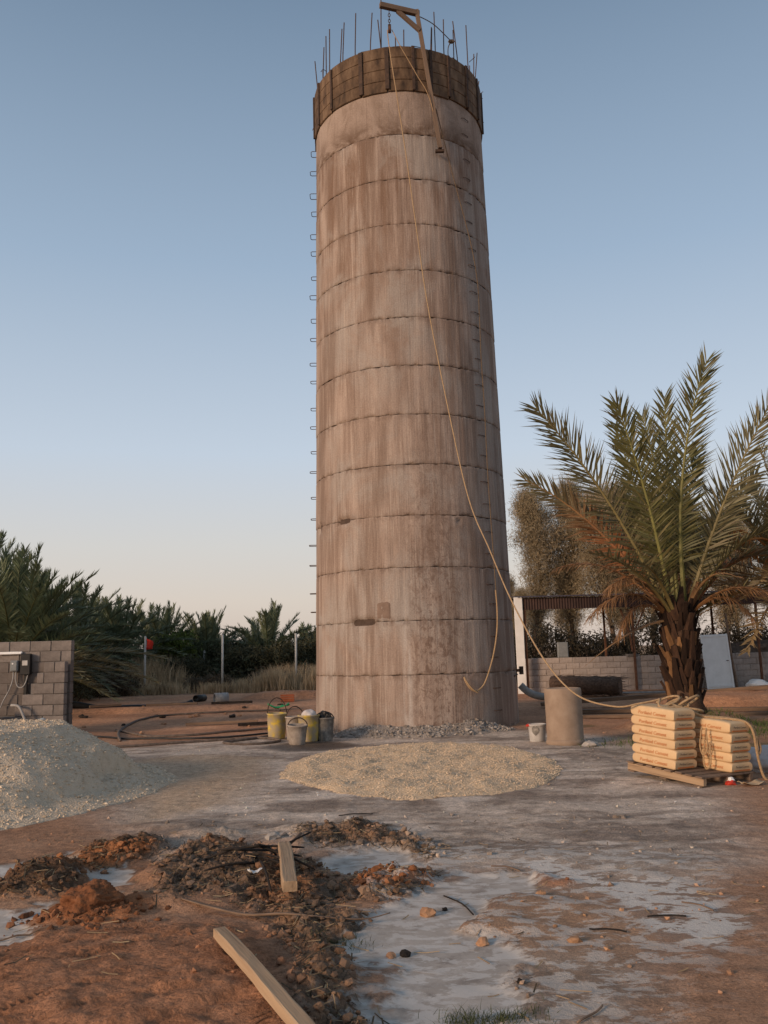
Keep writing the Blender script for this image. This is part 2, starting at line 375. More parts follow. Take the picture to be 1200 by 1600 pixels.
    col = mixc(col, mixc(c(.20, .098, .055), c(.33, .175, .105), np.clip(n2 * 1.5 - .25, 0, 1)), red[..., None] * .9)
    col = mixc(col, mixc(c(.28, .17, .10), c(.37, .235, .145), n2), tan[..., None] * .8)
    col = mixc(col, mixc(mixc(c(.19, .165, .147), c(.43, .39, .352), dn), c(.56, .52, .48), ss(.60, .74, fbm(x * 1.3 + 9, y * 2.6, 87))[..., None] * .7), dust[..., None] * .95)
    col = mixc(col, mixc(c(.34, .26, .185), c(.42, .33, .245), n2), sand[..., None] * .85)
    col = mixc(col, c(.30, .27, .24), gr[..., None] * .7)
    col = mixc(col, mixc(c(.20, .15, .115), c(.34, .30, .265), np.clip(n2 * 2 - .5, 0, 1)), film[..., None] * .8)
    orange = ss(.5, .68, fbm(x * 2.3, y * 2.3, 79))[..., None]
    col = mixc(col, mixc(mixc(c(.055, .036, .025), c(.13, .085, .056), n3), c(.27, .115, .048), orange * .8), (rust * .9)[..., None])
    col = mixc(col, mixc(mixc(c(.065, .05, .04), c(.20, .15, .115), n3), c(.27, .14, .075), orange * .6), burnt[..., None] * .92)
    col = mixc(col, mixc(mixc(c(.08, .058, .043), c(.20, .145, .105), n3), c(.25, .135, .075), orange * .35), mul[..., None] * .88)
    for bx, by, rx, ry, h in BUMPS[:1] + BUMPS[9:13]:
        d = ((wx - bx) / rx) ** 2 + ((wy - by) / ry) ** 2
        col = mixc(col, mixc(c(.20, .08, .035), c(.33, .145, .065), n2), ss(2.2, .8, d)[..., None] * .85)
    # grass-grown, dark brown earth behind the drum on the right and at the back
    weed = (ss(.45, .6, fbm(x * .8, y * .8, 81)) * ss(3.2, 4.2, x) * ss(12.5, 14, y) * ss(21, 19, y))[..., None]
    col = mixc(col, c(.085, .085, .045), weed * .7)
    dk = (ss(.4, .62, fbm(x * .35, y * .9, 83)) * ss(17, 20, y) * (y < 34))[..., None]
    col = mixc(col, c(.15, .10, .07), dk * .35)
    yard = (ss(17.5, 20, y) * ss(36, 32, y))[..., None]
    col = col * (1 + yard * np.array((.32, .22, .16)))
    back = ss(33, 37, y)[..., None]
    col = mixc(col, mixc(c(.16, .115, .075), c(.27, .19, .125), n1), back)
    dark_patch = np.where(near, ss(.25, -.1, np.hypot((wx + 1.45) / 1.0, (wy - 16.3) / 1.1) - .75), 0)  # darker, less rough patch of ground around the buckets
    col = mixc(col, c(.045, .038, .034), dark_patch[..., None] * .85)
    col = col * (.86 + .28 * n3) * np.array((1.40, 1.27, 1.14))
    msk = np.stack([pud, spl, np.clip(dark_patch + 0 * x, 0, 1), np.clip(rough + .35 * red + .15, 0, 1)], -1)
    return z, np.clip(col, 0.005, 1), msk
def gz(x, y):
    return float(terrain(np.array([float(x)]), np.array([float(y)]))[0][0])

def axis_steps(core, d0, g, end):
    a = list(np.arange(0, core, d0)); s = d0
    while a[-1] < end:
        a.append(a[-1] + s); s *= (1 + g) if a[-1] < 30 else 1.35
    return np.array(a)
xp = axis_steps(3.0, .028, .011, 3000)
xs = np.concatenate([-xp[:0:-1], xp])
yp = axis_steps(5.6, .028, .0085, 4500) + 2.6
yb = -axis_steps(.1, .3, .3, 600) + 2.6
ys = np.concatenate([yb[:0:-1], yp])
GX, GY = np.meshgrid(xs, ys)
GZ, GC, GM = terrain(GX, GY)
nx, ny = len(xs), len(ys)
idx = np.arange(nx * ny).reshape(ny, nx)
F = np.stack([idx[:-1, :-1], idx[:-1, 1:], idx[1:, 1:], idx[1:, :-1]], -1).reshape(-1, 4)
gme = np_mesh('ground', np.stack([GX, GY, GZ], -1).reshape(-1, 3), F, True, GC.reshape(-1, 3), GM.reshape(-1, 4))

def ground_material():
    m = bpy.data.materials.new('worked_earth'); m.use_nodes = True
    nt = m.node_tree; N = nt.nodes; L = nt.links; b = N['Principled BSDF']
    tc = N.new('ShaderNodeTexCoord')
    def noise(scale, detail=6, rough=.6):
        n = N.new('ShaderNodeTexNoise'); n.inputs['Scale'].default_value = scale; n.inputs['Detail'].default_value = detail; n.inputs['Roughness'].default_value = rough
        L.new(tc.outputs['Object'], n.inputs['Vector']); return n.outputs[0]
    def math_(op, a, b_=None, clamp=False):
        n = N.new('ShaderNodeMath'); n.operation = op; n.use_clamp = clamp
        for i, v in enumerate((a, b_)):
            if v is None: continue
            if isinstance(v, (int, float)): n.inputs[i].default_value = v
            else: L.new(v, n.inputs[i])
        return n.outputs[0]
    def rmap(v, a, b_, c=0., d=1.):
        n = N.new('ShaderNodeMapRange'); n.interpolation_type = 'SMOOTHSTEP'; L.new(v, n.inputs[0])
        for i, q in enumerate((a, b_, c, d)): n.inputs[i + 1].default_value = q
        return n.outputs[0]
    def mix(t, a, b_, mode='MIX'):
        n = N.new('ShaderNodeMix'); n.data_type = 'RGBA'; n.blend_type = mode
        for i, v in ((0, t), (6, a), (7, b_)):
            if isinstance(v, (int, float)): n.inputs[i].default_value = v
            elif isinstance(v, tuple): n.inputs[i].default_value = (*v, 1)
            else: L.new(v, n.inputs[i])
        return n.outputs[2]
    ca = N.new('ShaderNodeAttribute'); ca.attribute_name = 'col'
    ma = N.new('ShaderNodeAttribute'); ma.attribute_name = 'msk'
    sp = N.new('ShaderNodeSeparateColor'); L.new(ma.outputs['Color'], sp.inputs[0])
    n_mid, n_fine, n_gr = noise(11, 9, .72), noise(60, 6, .7), noise(190, 3)
    v = math_('ADD', math_('MULTIPLY', n_fine, .55), math_('MULTIPLY', n_mid, .45))
    shade = rmap(v, .32, .70, .50, 1.42)
    colr = mix(1.0, ca.outputs['Color'], shade, 'MULTIPLY')
    pale = rmap(n_gr, .66, .74)
    colr = mix(math_('MULTIPLY', pale, .35), colr, (.40, .34, .28))
    # cement slurry
    edge = math_('ADD', sp.outputs[0], math_('MULTIPLY', math_('SUBTRACT', noise(6, 9, .7), .5), 1.5))
    pud = rmap(edge, .22, .86)
    big = noise(2.6, 5)
    slc = mix(rmap(big, .3, .7), (.42, .365, .31), (.56, .495, .43))
    slc = mix(rmap(noise(5.5, 8, .7), .48, .72), slc, (.25, .215, .185))
    rim = math_('MULTIPLY', rmap(edge, .02, .32), .45)
    colr = mix(rim, colr, (.10, .072, .055))
    slc = mix(math_('MULTIPLY', rmap(noise(3.4, 9, .7), .52, .62), .8), slc, (.62, .57, .51))
    colr = mix(pud, colr, slc)
    # whitish splash: streaky film that lets the soil through
    wv = N.new('ShaderNodeMapping'); wv.inputs['Rotation'].default_value = (0, 0, .9); wv.inputs['Scale'].default_value = (1.7, 2.9, 1)
    L.new(tc.outputs['Object'], wv.inputs[0])
    ns = N.new('ShaderNodeTexNoise'); ns.inputs['Scale'].default_value = 2.6; ns.inputs['Detail'].default_value = 10; ns.inputs['Roughness'].default_value = .68
    ns.inputs['Distortion'].default_value = .35
    L.new(wv.outputs[0], ns.inputs['Vector'])
    e2 = math_('MULTIPLY', sp.outputs[1], rmap(math_('ADD', ns.outputs[0], math_('MULTIPLY', sp.outputs[1], .10)), .545, .60))
    colr = mix(math_('MULTIPLY', rmap(sp.outputs[1], .2, .9), .55), colr, (.25, .205, .17))
    colr = mix(math_('MULTIPLY', e2, .92), colr, (.62, .58, .53))
    L.new(colr, b.inputs['Base Color'])
    rg = math_('SUBTRACT', .95, math_('MULTIPLY', pud, .16), True)
    rg = math_('SUBTRACT', rg, math_('MULTIPLY', sp.outputs[2], .45), True)
    L.new(rg, b.inputs['Roughness'])
    b.inputs['Specular IOR Level'].default_value = .12
    bp = N.new('ShaderNodeBump'); bp.inputs['Distance'].default_value = .035
    L.new(math_('MULTIPLY', math_('SUBTRACT', 1.0, math_('MULTIPLY', pud, .85)), .75), bp.inputs['Strength'])
    vo = N.new('ShaderNodeTexVoronoi'); vo.feature = 'F1'; vo.inputs['Scale'].default_value = 26; vo.inputs['Randomness'].default_value = 1.0
    wj = N.new('ShaderNodeMix'); wj.data_type = 'VECTOR'; wj.inputs[0].default_value = .06
    nv = N.new('ShaderNodeTexNoise'); nv.inputs['Scale'].default_value = 9; nv.inputs['Detail'].default_value = 6; L.new(tc.outputs['Object'], nv.inputs['Vector'])
    L.new(tc.outputs['Object'], wj.inputs[4]); L.new(nv.outputs[1], wj.inputs[5]); L.new(wj.outputs[1], vo.inputs['Vector'])
    crumb = math_('MULTIPLY', math_('SUBTRACT', .55, vo.outputs['Distance']), math_('MULTIPLY', ma.outputs['Alpha'], 1.1))
    L.new(math_('ADD', math_('MULTIPLY', v, 1.2), crumb), bp.inputs['Height']); L.new(bp.outputs[0], b.inputs['Normal'])
    return m
MT['ground'] = ground_material()
ground = tag(link('ground', gme, MT['ground']), 'trampled red earth with grey cement slurry across the building site', kind='structure')

# ------------------------------------------------------------------ small loose pieces
OCT_V = np.array([(1, 0, 0), (-1, 0, 0), (0, 1, 0), (0, -1, 0), (0, 0, 1), (0, 0, -1)], float)
OCT_F = np.array([(0, 2, 4), (2, 1, 4), (1, 3, 4), (3, 0, 4), (2, 0, 5), (1, 2, 5), (3, 1, 5), (0, 3, 5)])
def ico():
    p = (1 + 5 ** .5) / 2
    V = np.array([(-1, p, 0), (1, p, 0), (-1, -p, 0), (1, -p, 0), (0, -1, p), (0, 1, p), (0, -1, -p), (0, 1, -p), (p, 0, -1), (p, 0, 1), (-p, 0, -1), (-p, 0, 1)], float)
    V /= np.linalg.norm(V[0])
    Fc = np.array([(0, 11, 5), (0, 5, 1), (0, 1, 7), (0, 7, 10), (0, 10, 11), (1, 5, 9), (5, 11, 4), (11, 10, 2), (10, 7, 6), (7, 1, 8), (3, 9, 4), (3, 4, 2), (3, 2, 6), (3, 6, 8), (3, 8, 9), (4, 9, 5), (2, 4, 11), (6, 2, 10), (8, 6, 7), (9, 8, 1)])
    return V, Fc
ICO_V, ICO_F = ico()
def rand_rot(n):
    q = rng.normal(size=(n, 4)); q /= np.linalg.norm(q, axis=1)[:, None]
    w, x, y, z = q.T
    return np.stack([1 - 2 * (y * y + z * z), 2 * (x * y - z * w), 2 * (x * z + y * w), 2 * (x * y + z * w), 1 - 2 * (x * x + z * z), 2 * (y * z - x * w), 2 * (x * z - y * w), 2 * (y * z + x * w), 1 - 2 * (x * x + y * y)], -1).reshape(n, 3, 3)
def scatter(name, P, S, TV, TF, mat_, parent=None, col=None, jit=.25, flat=.75):
    n = len(P); k = len(TV)
    V = TV[None] * (1 + jit * (rng.random((n, k, 1)) - .5)) * (.7 + .6 * rng.random((n, 1, 3)))
    V = np.einsum('nij,nkj->nki', rand_rot(n), V)
    V[:, :, 2] *= flat
    V = V * np.asarray(S)[:, None, None] + np.asarray(P)[:, None, :]
    Fc = (TF[None] + (np.arange(n) * k)[:, None, None]).reshape(-1, 3)
    cc = None if col is None else np.repeat(np.asarray(col), k, 0)
    return link(name, np_mesh(name, V.reshape(-1, 3), Fc, False, cc), mat_, parent)
MT['clod'] = mat('loose_clods', [(.3, (.75, .75, .75)), (.7, (1.2, 1.2, 1.2))], 20, attr='col', rough=.98, bump=.6)
MT['pebble'] = mat('crushed_gravel', [(.3, (.8, .8, .8)), (.7, (1.15, 1.15, 1.15))], 30, attr='col', rough=.95, bump=.2)
def sample_mask(n, x0, x1, y0, y1, f, pw=0):
    out = []
    while sum(len(o) for o in out) < n:
        x = x0 + (x1 - x0) * rng.random(n * 3); y = y0 + (y1 - y0) * rng.random(n * 3) ** (1 + pw)
        keep = rng.random(n * 3) < f(x, y)
        out.append(np.stack([x, y], 1)[keep])
    return np.concatenate(out)[:n]
def rough_mask(x, y):
    q = np.zeros_like(x)
    for P in (BURNT, MULCH, MULCH2, MULCH3, RUST): q = np.maximum(q, ss(-.12, .1, sdf(P, x, y)))
    pd = np.zeros_like(x)
    for P in PUDDLES: pd = np.maximum(pd, ss(-.05, .08, sdf(P, x, y)))
    return (q + .012) * (1 - .97 * pd)
XY = sample_mask(5200, -3.4, 2.6, 3.4, 9.2, rough_mask)
tz, tcol, _ = terrain(XY[:, 0], XY[:, 1])
sz = .004 + .030 * rng.random(len(XY)) ** 4.5
cc = tcol * (.5 + .5 * rng.random((len(XY), 1)))
XC = rng.normal((-2.0, 6.02), (.22, .13), (420, 2)); XY = np.concatenate([XY, XC]); tz = np.concatenate([tz, terrain(XC[:, 0], XC[:, 1])[0]]); sz = np.concatenate([sz, .004 + .026 * rng.random(420) ** 3]); cc = np.concatenate([cc, np.array((.20, .085, .04)) * (.6 + .8 * rng.random((420, 1)))])
tag(scatter('loose_clods', np.c_[XY, tz + sz * .2], sz, ICO_V, ICO_F, MT['clod'], col=cc, jit=.75), 'loose clods and crumbs of soil over the churned ground', kind='stuff')
# scattered pebbles over the dusty ground
XY = sample_mask(1700, -6, 5.5, 3.6, 17.5, lambda x, y: .35 + 0 * x)
tz, tcol, tm = terrain(XY[:, 0], XY[:, 1])
keep = tm[:, 0] < .3
XY, tz, tcol = XY[keep], tz[keep], tcol[keep]
sz = .005 + .016 * rng.random(len(XY)) ** 2.5
tag(scatter('scattered_pebbles', np.c_[XY, tz + sz * .3], sz, OCT_V, OCT_F, MT['pebble'], col=np.clip(tcol * (.7 + .5 * rng.random((len(XY), 1))), 0, .5)), 'small pebbles scattered over the dusty ground', kind='stuff')
# straw, dry leaf bits and twigs
def straws(name, XY, ln, wd, mat_, label, lift=.006, kind='stuff', tilt=.25):
    n = len(XY); a = rng.random(n) * 2 * np.pi
    z0 = terrain(XY[:, 0], XY[:, 1])[0]
    L_ = ln * (.4 + rng.random(n)); W_ = wd * (.6 + .8 * rng.random(n))
    d = np.stack([np.cos(a), np.sin(a)], 1); nn = np.stack([-d[:, 1], d[:, 0]], 1)
    V = np.zeros((n, 6, 3)); t = (rng.random(n) - .4) * tilt
    for k, s in enumerate((-.5, 0, .5)):
        bend = (.12 * (rng.random(n) - .5) * L_ if s == 0 else 0 * L_)
        c = XY + d * (s * L_)[:, None] + nn * np.asarray(bend)[:, None]
        zz = np.maximum(terrain(c[:, 0], c[:, 1])[0] + lift, z0 + lift + s * L_ * t)
        for q, sg in ((0, -1), (1, 1)):
            V[:, k * 2 + q, :2] = c + nn * (sg * W_ / 2)[:, None]; V[:, k * 2 + q, 2] = zz + .003 * q
    T = np.array([(0, 1, 3, 2), (2, 3, 5, 4)])
    Fc = (T[None] + (np.arange(n) * 6)[:, None, None]).reshape(-1, 4)
    return tag(link(name, np_mesh(name, V.reshape(-1, 3), Fc), mat_), label, kind=kind)
MT['straw'] = mat('dry_straw', [(.3, (.20, .13, .07)), (.7, (.42, .30, .17))], 3, rough=.95, bump=0)
MT['darkstraw'] = mat('rotten_straw', [(.3, (.04, .03, .02)), (.7, (.14, .10, .06))], 3, rough=.95, bump=0)
XY = sample_mask(900, -3.3, 2.4, 3.5, 9.0, lambda x, y: rough_mask(x, y) + .05)
straws('straw_litter', XY, .11, .005, MT['straw'], 'bits of dry straw and leaf scattered over the soil')
XY = sample_mask(1500, -3.2, 1.2, 3.5, 9.0, rough_mask)
straws('dark_litter', XY, .10, .007, MT['darkstraw'], 'dark rotten straw and twigs in the churned soil', tilt=.6)

# ------------------------------------------------------------------ heaps of gravel
def heap(name, cx, cy, rx, ry, hf, label, mat_, colrange, nst, smin, smax, res=.05):
    xs_ = np.arange(cx - rx, cx + rx + res, res); ys_ = np.arange(cy - ry, cy + ry + res, res)
    X, Y = np.meshgrid(xs_, ys_)
    h = hf(X, Y)
    g = terrain(X, Y)[0]
    Z = np.where(h > 0, g + h, g - .10)
    id_ = np.arange(X.size).reshape(X.shape)
    q = np.stack([id_[:-1, :-1], id_[:-1, 1:], id_[1:, 1:], id_[1:, :-1]], -1).reshape(-1, 4)
    hm = (h > -.02).ravel()
    q = q[hm[q].any(1)]
    used = np.unique(q); mp = -np.ones(X.size, int); mp[used] = np.arange(len(used))
    root = empty(name, (cx, cy, gz(cx, cy)), 0, label, 'gravel heap')
    V = np.stack([X, Y, Z], -1).reshape(-1, 3)[used] - np.array(root.location)
    link('body', np_mesh('heap_body', V, mp[q], True), mat_, root)
    P = sample_mask(nst, cx - rx, cx + rx, cy - ry, cy + ry, lambda x, y: (hf(x, y) > .004).astype(float) * 1.0)
    hz = hf(P[:, 0], P[:, 1]) + terrain(P[:, 0], P[:, 1])[0]
    s = smin + (smax - smin) * rng.random(nst) ** 3.2 * (1 + .6 * (rng.random(nst) > .97))
    c0, c1 = np.array(colrange[0]), np.array(colrange[1])
    cl = c0 + (c1 - c0) * rng.random((nst, 1)); cl = cl * (.88 + .24 * rng.random((nst, 1)))
    o = scatter('gravel_stones', np.c_[P, hz + s * .15] - np.array(root.location), s, OCT_V, OCT_F, MT['pebble'], root, cl)
    o['kind'] = 'stuff'
    return root
def h_left(x, y):
    ex, ey = np.abs(x + 7.2) / 4.35, np.abs(y - 11.7) / 3.5          # a long tipped ridge running out of view to the left
    d = (ex ** 3.2 + ey ** 2.0) ** .5 + .14 * (fbm(x * .9 + 5, y * .9, 101) - .5)
    u = np.clip(1 - d, 0, 1)
    core = np.clip((u - .20) / .34, 0, 1)          # steep tipped heap
    h = .16 * np.clip(u / .30, 0, 1) ** 1.2 + .66 * core ** .9
    h = h + .07 * ss(.5, .9, u)
    bite = np.hypot((x + 2.95) / .85, (y - 11.4) / 1.2) + .35 * (fbm(x * 3, y * 3, 106) - .5)   # shovelled away on the right flank
    h = np.minimum(h, .10 + .10 * fbm(x * 3, y * 3, 107) + .75 * ss(.82, 1.12, bite))
    h = h + (.10 * (fbm(x * 1.5, y * 1.5, 103) - .5) + .04 * (fbm(x * 5, y * 5, 104) - .5)) * ss(.02, .15, u)
    return np.where(u > 0, h - .012, -1)
MT['gravelA'] = mat('limestone_gravel', [(.25, (.45, .355, .25)), (.5, (.57, .46, .335)), (.8, (.64, .53, .40))], 9, rough=.98, bump=.9, bscale=45, dist=.03, detail=9)
heap('gravel_pile', -6.0, 11.7, 4.2, 4.0, h_left, 'tall heap of pale grey gravel beside the block wall', MT['gravelA'], ((.44, .345, .245), (.70, .57, .42)), 26000, .008, .024)
def h_oval(x, y):
    d = np.hypot((x - .45) / 2.0, (y - 13.1) / 2.95) * (1 + .12 * (fbm(x * 1.3, y * 1.3, 111) - .5))
    u = np.clip((1 - d) / .16, 0, 1)
    h = .06 * u ** .8 + (.13 * (fbm(x * 2.6, y * 2.0, 113) - .5) + .06 * (fbm(x * 7, y * 7, 114) - .5)) * ss(0, .6, u)
    return np.where(d < 1, np.maximum(h, .01), -1)
MT['gravelB'] = mat('sandy_aggregate', [(.25, (.45, .33, .21)), (.5, (.58, .44, .295)), (.8, (.66, .53, .38))], 9, rough=.98, bump=.9, bscale=45, dist=.03, detail=9)
heap('aggregate_bed', .45, 13.1, 2.2, 3.2, h_oval, 'low oval bed of yellow sandy aggregate spread before the tower', MT['gravelB'], ((.47, .345, .225), (.74, .58, .41)), 20000, .006, .014)
def h_spill(x, y):
    r = np.hypot(x - .6234, y - 20.275)
    d = r - 2.25
    a = np.arctan2(x - .6234, 20.275 - y)
    side = ss(.95, .55, np.abs(a - .02))
    h = side * (.24 - .34 * d) + .10 * (fbm(x * 3, y * 3, 121) - .5) * side + .05 * (fbm(x * 9, y * 9, 122) - .5) * side
    return np.where((side > 0.03) & (d < .75) & (d > -.15), h - .03, -1)
MT['spill'] = mat('hardened_mortar', [(.25, (.20, .165, .135)), (.5, (.29, .25, .215)), (.8, (.37, .325, .285))], 9, rough=.98, bump=.9, bscale=35, dist=.03, detail=9)
heap('mortar_spill', .6, 17.8, 2.2, 1.0, h_spill, 'crust of hardened grey mortar piled at the foot of the tower', MT['spill'], ((.18, .15, .125), (.40, .36, .32)), 1600, .012, .05, .04)

# ------------------------------------------------------------------ the tower
TX, TY, LIFT, Z0 = .6234, 20.275, 1.1, 1.177
def trad(z): return 2.27 * (1 - .00726 * (z - Z0) / LIFT)
def tpt(th, z, off=0.0):
    r = trad(z) + off
    return Vector((TX + r * math.sin(th), TY - r * math.cos(th), z))
def concrete_material(name, fresh=False):
    m = bpy.data.materials.new(name); m.use_nodes = True
    nt = m.node_tree; N = nt.nodes; L = nt.links; b = N['Principled BSDF']
    uv = N.new('ShaderNodeUVMap'); uv.uv_map = 'UVMap'
    def noise(sx, sy, detail=6, rough=.6, dist=0., off=0.):
        mp = N.new('ShaderNodeMapping'); mp.inputs['Scale'].default_value = (sx, sy, 1); mp.inputs['Location'].default_value = (off, off * .7, off * 1.3)
        L.new(uv.outputs[0], mp.inputs[0])
        n = N.new('ShaderNodeTexNoise'); n.inputs['Scale'].default_value = 1; n.inputs['Detail'].default_value = detail; n.inputs['Roughness'].default_value = rough; n.inputs['Distortion'].default_value = dist
        L.new(mp.outputs[0], n.inputs['Vector']); return n.outputs[0]
    def rmap(v, a, b_, c=0., d=1.):
        n = N.new('ShaderNodeMapRange'); n.interpolation_type = 'SMOOTHSTEP'; L.new(v, n.inputs[0])
        for i, q in enumerate((a, b_, c, d)): n.inputs[i + 1].default_value = q
        return n.outputs[0]
    def mix(t, a, b_, mode='MIX'):
        n = N.new('ShaderNodeMix'); n.data_type = 'RGBA'; n.blend_type = mode
        for i, v in ((0, t), (6, a), (7, b_)):
            if isinstance(v, (int, float)): n.inputs[i].default_value = v
            elif isinstance(v, tuple): n.inputs[i].default_value = (*v, 1)
            else: L.new(v, n.inputs[i])
        return n.outputs[2]
    def mul(a, b_):
        n = N.new('ShaderNodeMath'); n.operation = 'MULTIPLY'
        for i, v in enumerate((a, b_)):
            if isinstance(v, (int, float)): n.inputs[i].default_value = v
            else: L.new(v, n.inputs[i])
        return n.outputs[0]
    sep = N.new('ShaderNodeSeparateXYZ'); L.new(uv.outputs[0], sep.inputs[0])
    U, V = sep.outputs[0], sep.outputs[1]
    blotch = noise(1.1, .8, 6, .6, .4)
    wide = noise(4.5, .30, 5, .6, .1, 3)
    streak = noise(16, .42, 6, .65, .15, 7)
    finest = noise(48, .9, 4, .6, .2, 11)
    grain = noise(34, 34, 4, .6, 0, 13)
    if fresh:
        col = mix(rmap(blotch, .3, .7), (.27, .205, .165), (.35, .275, .228))
        col = mix(mul(rmap(noise(14, .5, 6, .65, .2, 91), .52, .70), .5), col, (.20, .145, .115))
        col = mix(mul(rmap(noise(2.2, 1.4, 7, .7, .8, 23), .44, .66), .65), col, (.20, .145, .11))
        low = rmap(V, Z0 + 11 * LIFT + .62, Z0 + 11 * LIFT)
        col = mix(mul(low, rmap(noise(1.8, 2.2, 6, .7, .5, 29), .38, .6)), col, (.13, .085, .06))
    else:
        col = mix(rmap(wide, .36, .64), (.25, .183, .146), (.38, .295, .243))
        col = mix(mul(rmap(blotch, .45, .75), .6), col, (.215, .148, .112))
        up = rmap(V, 7.0, 13.5)
        col = mix(mul(mul(up, rmap(noise(3.2, .35, 6, .65, .5, 31), .40, .58)), .85), col, (.155, .092, .06))
        patchy = rmap(noise(.9, .55, 5, .6, .5, 71), .36, .66)
        col = mix(mul(rmap(noise(.7, .5, 6, .65, .6, 73), .42, .62), .7), col, (.33, .295, .265))
        col = mix(mul(mul(rmap(streak, .50, .68), .72), patchy), col, (.175, .116, .087))
        col = mix(mul(rmap(noise(1.7, .16, 5, .6, .4, 79), .50, .64), .75), col, (.185, .13, .10))
        col = mix(mul(rmap(noise(11, .3, 6, .7, .3, 17), .53, .70), .55), col, (.44, .355, .295))
        col = mix(mul(mul(rmap(finest, .53, .68), .5), rmap(noise(1.2, .8, 4, .6, .3, 83), .4, .62)), col, (.47, .385, .32))
        col = mix(mul(rmap(noise(40, .6, 4, .6, .2, 61), .56, .72), .38), col, (.14, .09, .065))
        # splashed, roughcast strip up the front
        du = N.new('ShaderNodeMath'); du.operation = 'ABSOLUTE'
        s1 = N.new('ShaderNodeMath'); s1.operation = 'SUBTRACT'; L.new(U, s1.inputs[0]); s1.inputs[1].default_value = .42
        L.new(s1.outputs[0], du.inputs[0])
        strip = mul(rmap(du.outputs[0], .95, .15), rmap(V, 9.5, 1.0))
        spl = rmap(noise(9, 6, 8, .75, .6, 41), .46, .60)
        col = mix(mul(mul(strip, spl), .8), col, (.155, .10, .075))
        spl2 = rmap(noise(22, 12, 6, .7, .4, 43), .60, .70)
        col = mix(mul(mul(strip, spl2), .8), col, (.40, .32, .265))
        # pale run of grout
        s2 = N.new('ShaderNodeMath'); s2.operation = 'SUBTRACT'; L.new(U, s2.inputs[0]); s2.inputs[1].default_value = -.22
        d2 = N.new('ShaderNodeMath'); d2.operation = 'ABSOLUTE'; L.new(s2.outputs[0], d2.inputs[0])
        run = mul(mul(rmap(d2.outputs[0], .13, .03), rmap(V, 4.2, .3)), rmap(noise(7, .8, 5, .6, .2, 47), .35, .6))
        col = mix(mul(run, .8), col, (.47, .42, .38))
        # damp stains that hang below every construction joint
        fr = N.new('ShaderNodeMath'); fr.operation = 'FRACT'
        dv = N.new('ShaderNodeMath'); dv.operation = 'DIVIDE'; sb = N.new('ShaderNodeMath'); sb.operation = 'SUBTRACT'
        L.new(V, sb.inputs[0]); sb.inputs[1].default_value = Z0 - LIFT * 4; L.new(sb.outputs[0], dv.inputs[0]); dv.inputs[1].default_value = LIFT; L.new(dv.outputs[0], fr.inputs[0])
        jt = rmap(fr.outputs[0], .86, 1.0)
        col = mix(mul(mul(jt, rmap(noise(5, 1.2, 6, .7, .3, 53), .42, .62)), .6), col, (.13, .085, .062))
        jb = rmap(fr.outputs[0], .14, 0.)
        col = mix(mul(mul(jb, rmap(noise(4, 1.2, 6, .7, .3, 59), .45, .62)), .5), col, (.15, .10, .074))
    col = mix(1.0, col, rmap(grain, .25, .75, .86, 1.12), 'MULTIPLY')
    L.new(col, b.inputs['Base Color'])
    b.inputs['Roughness'].default_value = .95; b.inputs['Specular IOR Level'].default_value = .2
    hsum = N.new('ShaderNodeMath'); hsum.operation = 'ADD'; L.new(streak, hsum.inputs[0])
    L.new(mul(grain, .6), hsum.inputs[1])
    bp = N.new('ShaderNodeBump'); bp.inputs['Strength'].default_value = .55; bp.inputs['Distance'].default_value = .02
    L.new(hsum.outputs[0], bp.inputs['Height']); L.new(bp.outputs[0], b.inputs['Normal'])
    return m
MT['conc'] = concrete_material('board_marked_concrete')
MT['fresh'] = concrete_material('fresh_concrete', True)
MT['core'] = mat('dark_joint', [(.3, (.05, .035, .028)), (.7, (.10, .07, .055))], 9, rough=1)
tower = empty('concrete_tower', (TX, TY, 0), 0, 'tall round unfinished concrete water tower with ring joints and step irons', 'tower')
CAV = [(R(-30), 2.277, .115, .06, .13), (R(-42.6), 4.477, .075, .05, .09), (R(-69.6), 4.46, .05, .10, .08), (R(26), 4.40, .02, .03, .05), (R(-12), 3.75, .02, .12, .02)]
